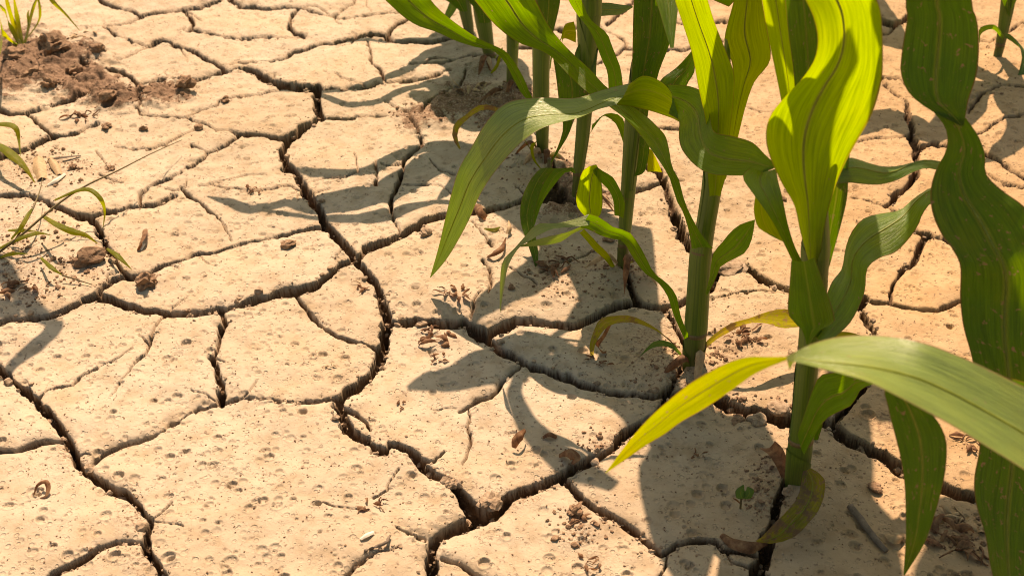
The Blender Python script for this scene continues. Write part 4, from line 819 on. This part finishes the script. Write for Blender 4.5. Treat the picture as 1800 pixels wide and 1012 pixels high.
tube('stem', [gr(-8, 448, .002), gr(33, 417, .02), gr(100, 360, .035), gr(150, 327, .04), gr(207, 300, .04), gr(262, 272, .03), gr(320, 246, .012)], [.0013, .0012, .0011, .001, .0008, .0006, .0004], DARKSTEM, g3, K=8)
tube('stem', [gr(22, 430, .005), gr(40, 400, .02), gr(58, 366, .03), gr(70, 335, .03), gr(75, 312, .025)], [.0011, .001, .001, .0006, .0003], DARKSTEM, g3, K=8)
for pts, w in (([(96, 352, .035), (134, 336, .042), (158, 334, .042), (177, 350, .035), (184, 372, .022), (181, 402, .008)], 9), ([(74, 379, .025), (100, 395, .03), (127, 407, .025), (150, 413, .018), (172, 428, .008)], 13), ([(188, 437, .01), (207, 450, .012), (232, 474, .004)], 10), ([(-8, 440, .0), (33, 420, .02), (67, 410, .022), (92, 414, .012)], 10),
               ([(-8, 455, 0), (20, 446, .015), (50, 446, .012)], 9), ([(15, 405, .015), (38, 405, .02), (68, 407, .012)], 9), ([(72, 453, .008), (90, 470, .014), (110, 484, .008)], 9), ([(20, 420, .01), (38, 398, .025), (50, 376, .03), (60, 362, .03)], 11)):
    blade(g3, GRASS, pts, w)
tube('stem', [gr(110, 484, .008), gr(130, 490, .007), gr(162, 500, .004)], [.0008, .0007, .0005], DARKSTEM, g3, K=8)
g4 = thing('seedling', gr(1301, 896), 'tiny two-leaved green seedling with a thin stem, growing in the shade', 'seedling')
tube('stem', [gr(1301, 898, -.002), gr(1302, 886, .006), gr(1303, 872, .012)], [.0009, .0008, .0007], DARKSTEM, g4, K=8)
b0 = gr(1301, 896)
for sx, ln in ((-1, .014), (1, .012)):
    q = b0 + Vector((0.001, 0, .012))
    ribbon(g4, TEAL, [q, q + Vector((sx * .002, -.001, .003)), q + Vector((sx * .0032, -.001, .008)), q + Vector((sx * .0015, -.001, ln))], [.002, .0075, .0070, .0008], bow=0.2, name='leaf', side=(0, -1, .2))
ribbon(g4, DEAD, [b0 + Vector((0, 0, .006)), b0 + Vector((-.004, -.001, .011)), b0 + Vector((-.007, -.002, .014))], [.0008, .0014, .0003], name='dry_leaf', side=(0, -1, .2))

# ------------------------------------------------------------------ litter and clods
def ico(sub=2):
    import bmesh
    bm = bmesh.new(); bmesh.ops.create_icosphere(bm, subdivisions=sub, radius=1); vs = [tuple(v.co) for v in bm.verts]; fs = [tuple(v.index for v in f.verts) for f in bm.faces]; bm.free(); return np.array(vs), fs
I3 = ico(3); I2 = ico(2); I1 = ico(1)
def lump(c, r, seed, src, flat=0.7, amp=0.5):
    v, f = src; rs = np.random.default_rng(seed); k1 = rs.normal(size=(7, 3)) * np.array([1.8, 1.8, 2.5, 3, 4, 5.5, 7])[:, None]; ph = rs.random(7) * 6.3; am = rs.random(7)
    d = sum(am[i] * np.sin(v @ k1[i] + ph[i]) for i in range(7)) / 3
    d = np.round(d * 3.2) / 3.2 * .5 + d * .5
    vv = v * (1 + amp * 1.5 * d)[:, None] * np.array([1, rs.uniform(.7, 1.1), flat]) * r
    a = rs.random() * 6.3; rot = np.array([[math.cos(a), -math.sin(a), 0], [math.sin(a), math.cos(a), 0], [0, 0, 1]])
    return vv @ rot.T + np.array(c), f
CLG = 'lumps of soil lying on the dry mud'
def clod(px, py, wpx, label, mat=CLOD, flat=0.7, sd_=None):
    g = gr(px, py); z, d = zat(g.x, g.y); r = wpx * 0.5 * scale_at(g)
    v, f = lump((g.x, g.y, z + r * flat * 0.55), r, sd_ or int(px * 7 + py), I3, flat)
    o = meshobj('clod', [tuple(q) for q in v], f, mat, None, smooth=False, origin=(g.x, g.y, z)); return tag(o, label, 'clod', CLG)
clod(325, 157, 34, 'dark brown clod at the right end of the small soil patch, top left')
clod(193, 178, 30, 'dark clod on the left part of the small brown soil patch')
clod(170, 88, 28, 'brown clod at the right rim of the big soil heap, top left')
clod(84, 152, 24, 'round dark clod below the big soil heap, top left')
clod(100, 172, 20, 'small dark clod beside the crack under the soil heap')
clod(25, 100, 40, 'largest brown lump on the left side of the soil heap')
clod(95, 85, 46, 'broad brown lump near the middle of the soil heap')
clod(130, 120, 32, 'brown lump on the lower right of the soil heap')
clod(60, 130, 30, 'brown lump on the lower edge of the soil heap')
clod(250, 160, 26, 'brown lump in the middle of the small soil patch')
clod(507, 424, 26, 'flat brown clod casting a shadow just above the large crack junction', CLOD, 0.5)
clod(162, 462, 46, 'large angular brown clod beside the grass at left', CLOD, 0.75)
clod(258, 500, 34, 'tilted brown clod on the edge of the plate below the crack at left', CLOD, 0.7)
clod(748, 411, 24, 'pale clod below the crack beside the long leaf tip', CRUMB, 0.6)
clod(187, 224, 14, 'small dark clod at upper left between two thin cracks')
clod(252, 225, 13, 'small clod just left of the dark litter, upper left')
clod(348, 224, 14, 'small clod on the thin crack, upper left')
clod(128, 295, 14, 'small dark clod right of the straw bits at left')
clod(194, 291, 18, 'flat dark clod below the thin crack, left of the long stem', CLOD, 0.4)
clod(396, 176, 14, 'small clod near the crack, left of the deep crack at top')
clod(1012, 893, 26, 'brown clod among the large rain pits at the bottom centre')
clod(898, 511, 12, 'small grey clod in the shade under the split leaf')
clod(1540, 856, 24, 'crumbly dark clod in the sunny gap right of the nearest stalk', CLOD, 0.6)
clod(1375, 348, 14, 'small brown clod behind the nearest plant', CLOD, 0.5)
clod(1367, 720, 40, 'pale lump lodged in the wide crack left of the nearest stalk', CRUMB, 0.5)
clod(1330, 738, 30, 'pale lump at the front lip of the wide crack left of the nearest stalk', CRUMB, 0.5)
clod(1500, 778, 30, 'clay lump wedged in the crack right of the nearest stalk', CRUMB, 0.4)
clod(860, 872, 42, 'clay lump wedged in the big crack junction at the bottom centre', CRUMB, 0.6)
clod(790, 840, 22, 'rounded clay lump bridging the crack, bottom centre', CRUMB, 0.7)
clod(923, 852, 26, 'clay lump in the crack right of the bottom centre junction', CRUMB, 0.6)
clod(1285, 462, 50, 'pale mound of clay right of the second stalk', CRUMB, 0.35)
clod(1070, 420, 20, 'dark lump of soil left of the third stalk')
clod(1296, 738, 26, 'flat curled flake of mud in shade below the yellow leaf', CLOD, 0.3)

def dry(name, pts, w, label, mat=DEAD, cat='dead leaf', tw=1.6, group='bits of dead plant litter on the mud'):
    P = []; s = 0
    for px, py, h in pts: g = gr(px, py, 0); z, _ = zat(g.x, g.y); P.append(gr(px, py, max(z, -.004) + h))
    n = len(P); sc = scale_at(P[0]); Wd = [w * sc * (0.35 + 0.65 * math.sin(math.pi * (i + .5) / n)) for i in range(n)]
    o = ribbon(None, mat, P, Wd, bow=0.3, wave=0.10, name=name, tw=tw); tag(o, label, cat, group); return o
def twigs(px, py, size, n, label, seed, mat=DEAD):
    rs = random.Random(seed); g = gr(px, py); z, _ = zat(g.x, g.y); sc = scale_at(g) * size
    t = thing('litter_tuft', (g.x, g.y, max(z, -.004)), label, 'litter', 'tufts of dry plant litter on the mud')
    for i in range(n):
        a = rs.uniform(0, 6.28); L = sc * rs.uniform(.35, .8); L *= .62; b_ = Vector((g.x + rs.uniform(-.5, .42) * sc, g.y + rs.uniform(-.4, .4) * sc, max(z, -.004) + .0008))
        d = Vector((math.cos(a), math.sin(a), 0)); u = Vector((-d.y, d.x, 0)) * rs.uniform(-.5, .5)
        pts = [b_, b_ + d * L * .4 + u * L * .3 + Vector((0, 0, rs.uniform(.04, .32) * L)), b_ + d * L * .75 + u * L + Vector((0, 0, rs.uniform(.0, .3) * L)), b_ + d * L + u * L * 1.4 + Vector((0, 0, rs.uniform(0, .15) * L))]
        if rs.random() < .72: ribbon(t, mat, pts, [sc * .05, sc * rs.uniform(.1, .24), sc * .1, sc * .02], bow=.3, wave=.1, name='leaf_shred', tw=rs.uniform(-2, 2), n=9)
        else: tube('twig', pts, [sc * .03, sc * .025, sc * .02, sc * .01], mat, t, K=5, n=8)
twigs(803, 518, 46, 12, 'dark dried litter tuft left of the split leaf tip', 1)
twigs(765, 588, 62, 13, 'dried litter tuft lying in the round leaf shadow below the horizontal crack', 2)
twigs(769, 628, 34, 7, 'small dark litter tuft at the front of the round leaf shadow', 3)
twigs(446, 337, 34, 8, 'dark litter tuft just left of the deep crack, upper left', 4)
twigs(145, 205, 46, 12, 'tangled litter between two thin cracks near the left edge', 5)
twigs(640, 500, 30, 8, 'litter tuft left of the crack below the large junction', 6)
twigs(1312, 592, 56, 14, 'brown root-like litter tuft right of the second stalk', 7)
twigs(1680, 945, 92, 20, 'large tangle of dry brown leaves and roots near the bottom right corner', 8)
twigs(1708, 915, 70, 10, 'pale dry stems beside the big hanging leaf, bottom right', 9, STRAW)
twigs(1700, 780, 60, 10, 'dry stems in shade between the hanging leaves', 10)
twigs(655, 885, 44, 12, 'curled ball of dry tendrils on the large front plate', 11)
twigs(708, 708, 26, 6, 'tiny curled tendril on the middle plate', 12)
twigs(578, 640, 22, 6, 'speck of pale litter left of the curved crack', 13, STRAW)
twigs(1020, 915, 44, 9, 'dried bits among the rain pits at the bottom centre', 14)
twigs(1040, 985, 40, 10, 'crumbly root litter at the bottom edge', 15)
twigs(1228, 800, 26, 6, 'fine dark litter in the shade of the yellow leaf', 16)
twigs(1052, 632, 34, 9, 'dried tip of a dead leaf left of the second stalk', 17)
twigs(985, 470, 60, 12, 'dead reddish leaf stub and roots left of the third stalk', 18)
twigs(40, 500, 70, 12, 'dry stems on the mud at the left edge below the grass', 19)
twigs(150, 60, 44, 7, 'brown straw at the rim of the soil heap top left', 20, STRAW)
twigs(830, 165, 60, 9, 'thin dry stems in the shade under the far stalks', 21, STRAW)
twigs(1575, 850, 26, 0, 'x', 22) if False else None
dry('dead_leaf', [(255, 405, .001), (254, 415, .006), (250, 428, .006), (243, 440, .001)], 15, 'small upright curled dead leaf on the plate at left')
dry('dead_leaf', [(903, 786, .001), (907, 774, .006), (914, 766, .009), (922, 757, .008)], 17, 'small curled dead leaf standing on the plate at the centre')
dry('dead_leaf', [(955, 768, .001), (966, 763, .004), (978, 768, .001)], 12, 'dead leaf scrap lying in the narrow leaf shadow', tw=.5)
dry('dead_leaf', [(985, 800, .001), (1000, 795, .007), (1012, 806, .004), (1006, 816, .001)], 20, 'brown leaf scrap on the lip of the crack at the centre', tw=.8)
dry('dead_leaf', [(60, 868, .001), (66, 852, .006), (80, 846, .007), (85, 858, .004), (80, 872, .001), (66, 876, .001)], 9, 'small curled ring of dead leaf on the plate at bottom left', tw=.6)
dry('dead_leaf', [(857, 452, .001), (868, 446, .006), (883, 436, .006), (888, 420, .004)], 11, 'brown curled leaf stem by the yellow seed flecks')
dry('dead_leaf', [(892, 412, .003), (896, 400, .006), (894, 390, .004)], 10, 'pale dry husk standing in the lit gap right of the long leaf', STRAW)
dry('dead_leaf', [(852, 402, .001), (868, 403, .002), (878, 400, .001)], 8, 'orange scrap right of the long leaf', YELLOW, tw=.2)
dry('dead_leaf', [(1560, 940, .001), (1572, 946, .006), (1585, 944, .003), (1592, 952, .001)], 20, 'crumpled pale leaf beside the hanging leaf tip', STRAW)
dry('dead_leaf', [(840, 362, .002), (846, 376, .004), (856, 384, .001)], 20, 'brown scrap standing in the crack right of the long leaf')
dry('dead_leaf', [(1270, 940, .001), (1290, 955, .004), (1320, 962, .003), (1345, 955, .001)], 22, 'torn dead leaf lying over the crack left of the withered leaf')
dry('straw_chip', [(68, 278, .001), (70, 296, .002), (74, 316, .001)], 24, 'broad pale straw chip, left one of the pair', STRAW, 'straw chip', .1, 'straw chips at left')
dry('straw_chip', [(88, 278, .001), (97, 292, .003), (105, 308, .001)], 15, 'narrower brown straw chip, right one of the pair', STRAW, 'straw chip', .1, 'straw chips at left')
dry('straw_chip', [(85, 280, .003), (110, 277, .004), (142, 274, .001)], 7, 'thin dark straw lying across the tops of the chips', TWIG, 'straw chip', .2, 'straw chips at left')
dry('straw_chip', [(84, 326, .001), (98, 317, .003), (114, 306, .002)], 9, 'white bleached straw bit below the chips', PALEBIT, 'straw chip', .2, 'straw chips at left')
dry('straw_chip', [(634, 947, .001), (645, 940, .002), (657, 935, .001)], 10, 'white bleached straw bit near the bottom crack', PALEBIT, 'straw chip', .2, 'white straw bits')
dry('straw_chip', [(247, 440, .001), (250, 434, .002), (254, 429, .001)], 6, 'tiny white straw bit under the curled dead leaf at left', PALEBIT, 'straw chip', .2, 'white straw bits')
def stick(pts, wpx, label):
    P = [gr(px, py, max(zat(*gr(px, py).xy)[0], -.004) + h) for px, py, h in pts]
    r_ = wpx * .5 * scale_at(P[0]); o = tube('stick', P, [r_, r_ * 1.05, r_ * .95, r_ * .8], TWIG, None, K=9, origin=tuple(P[0]), wob=.09, n=14, flat=.7)
    tag(o, label, 'stick')
stick([(1494, 888, .003), (1515, 915, .003), (1535, 942, .003), (1558, 968, .002)], 13, 'grey-brown stick lying in the shade right of the withered leaf')
stick([(640, 968, .001), (678, 953, .004), (682, 946, .003), (686, 940, .002)], 6, 'short dark stub near the bottom crack')

# crumbs: far too many to count
def crumbs(name, spots, mat, label, cat, src=I1):
    VV = []; FF = []; off = 0
    for (px, py, r, sd2) in spots:
        g = gr(px, py); z, d = zat(g.x, g.y)
        v, f = lump((g.x, g.y, z + r * .25), r, sd2, src, .75, .5); VV.append(v); FF += [tuple(i + off for i in q) for q in f]; off += len(v)
    o = meshobj(name, [tuple(q) for q in np.vstack(VV)], FF, mat, None, smooth=False); return tag(o, label, cat, kind='stuff')
rs = random.Random(21); sp_ = []; sp2 = []
for cx_, cy_, rx, ry, n in ((70, 110, 110, 50, 260), (215, 168, 50, 20, 70), (290, 162, 45, 20, 70), (150, 150, 90, 40, 90), (740, 205, 60, 25, 60), (830, 185, 80, 32, 90), (900, 205, 70, 40, 70), (995, 340, 50, 40, 70), (1290, 605, 50, 40, 60), (1195, 650, 90, 55, 150), (1345, 860, 50, 60, 90), (60, 480, 90, 60, 200), (90, 295, 80, 35, 150), (160, 470, 60, 40, 90), (60, 400, 80, 50, 80), (950, 300, 80, 50, 90), (1090, 480, 50, 30, 60), (1700, 130, 90, 60, 80), (1690, 935, 60, 35, 60), (1000, 480, 80, 50, 90), (1330, 720, 70, 25, 70), (1020, 915, 60, 40, 60), (1060, 770, 50, 25, 50)):
    for _ in range(n):
        a = rs.uniform(0, 6.28); q = math.sqrt(rs.random()); sp_.append((cx_ + rx * q * math.cos(a), cy_ + ry * q * math.sin(a), rs.uniform(.0006, .0017) * (1.8 if rs.random() < .12 else 1), rs.randrange(10 ** 6)))
for w0, w1, pts in CR:
    if max(w0, w1) < 9: continue
    for (ax, ay), (bx, by) in zip(pts[:-1], pts[1:]):
        for _ in range(int(math.dist((ax, ay), (bx, by)) / 4.2)):
            t = rs.random(); w = (w0 + w1) / 2; sp2.append((ax + (bx - ax) * t + rs.gauss(0, w * .55), ay + (by - ay) * t + rs.gauss(0, w * .45), rs.uniform(.0005, .0016) * (1.9 if rs.random() < .1 else 1), rs.randrange(10 ** 6)))
crumbs('soil_crumbs', sp_, CLOD, 'loose brown soil crumbs scattered around the plants and the soil heap', 'soil crumbs')
crumbs('clay_crumbs', sp2, CRUMB, 'pale clay crumbs along the wide cracks', 'clay crumbs')
spb = []
for w0, w1, pts in CR:
    if max(w0, w1) < 12: continue
    for (ax, ay), (bx, by) in zip(pts[:-1], pts[1:]):
        for _ in range(int(math.dist((ax, ay), (bx, by)) / 15)):
            t = rs.random(); w = (w0 + w1) / 2; spb.append((ax + (bx - ax) * t + rs.gauss(0, w * .42), ay + (by - ay) * t + rs.gauss(0, w * .35), rs.uniform(.0016, .0040), rs.randrange(10 ** 6)))
crumbs('clay_chunks', spb, CRUMB, 'broken lumps of clay fallen into the wide cracks', 'clay lumps', I2)
sp3 = [(rs.uniform(0, 1800), rs.uniform(0, 1012), rs.uniform(.0003, .0009), rs.randrange(10 ** 6)) for _ in range(3200)]
crumbs('dark_specks', sp3, CLOD, 'tiny dark specks of litter strewn over the mud', 'specks')
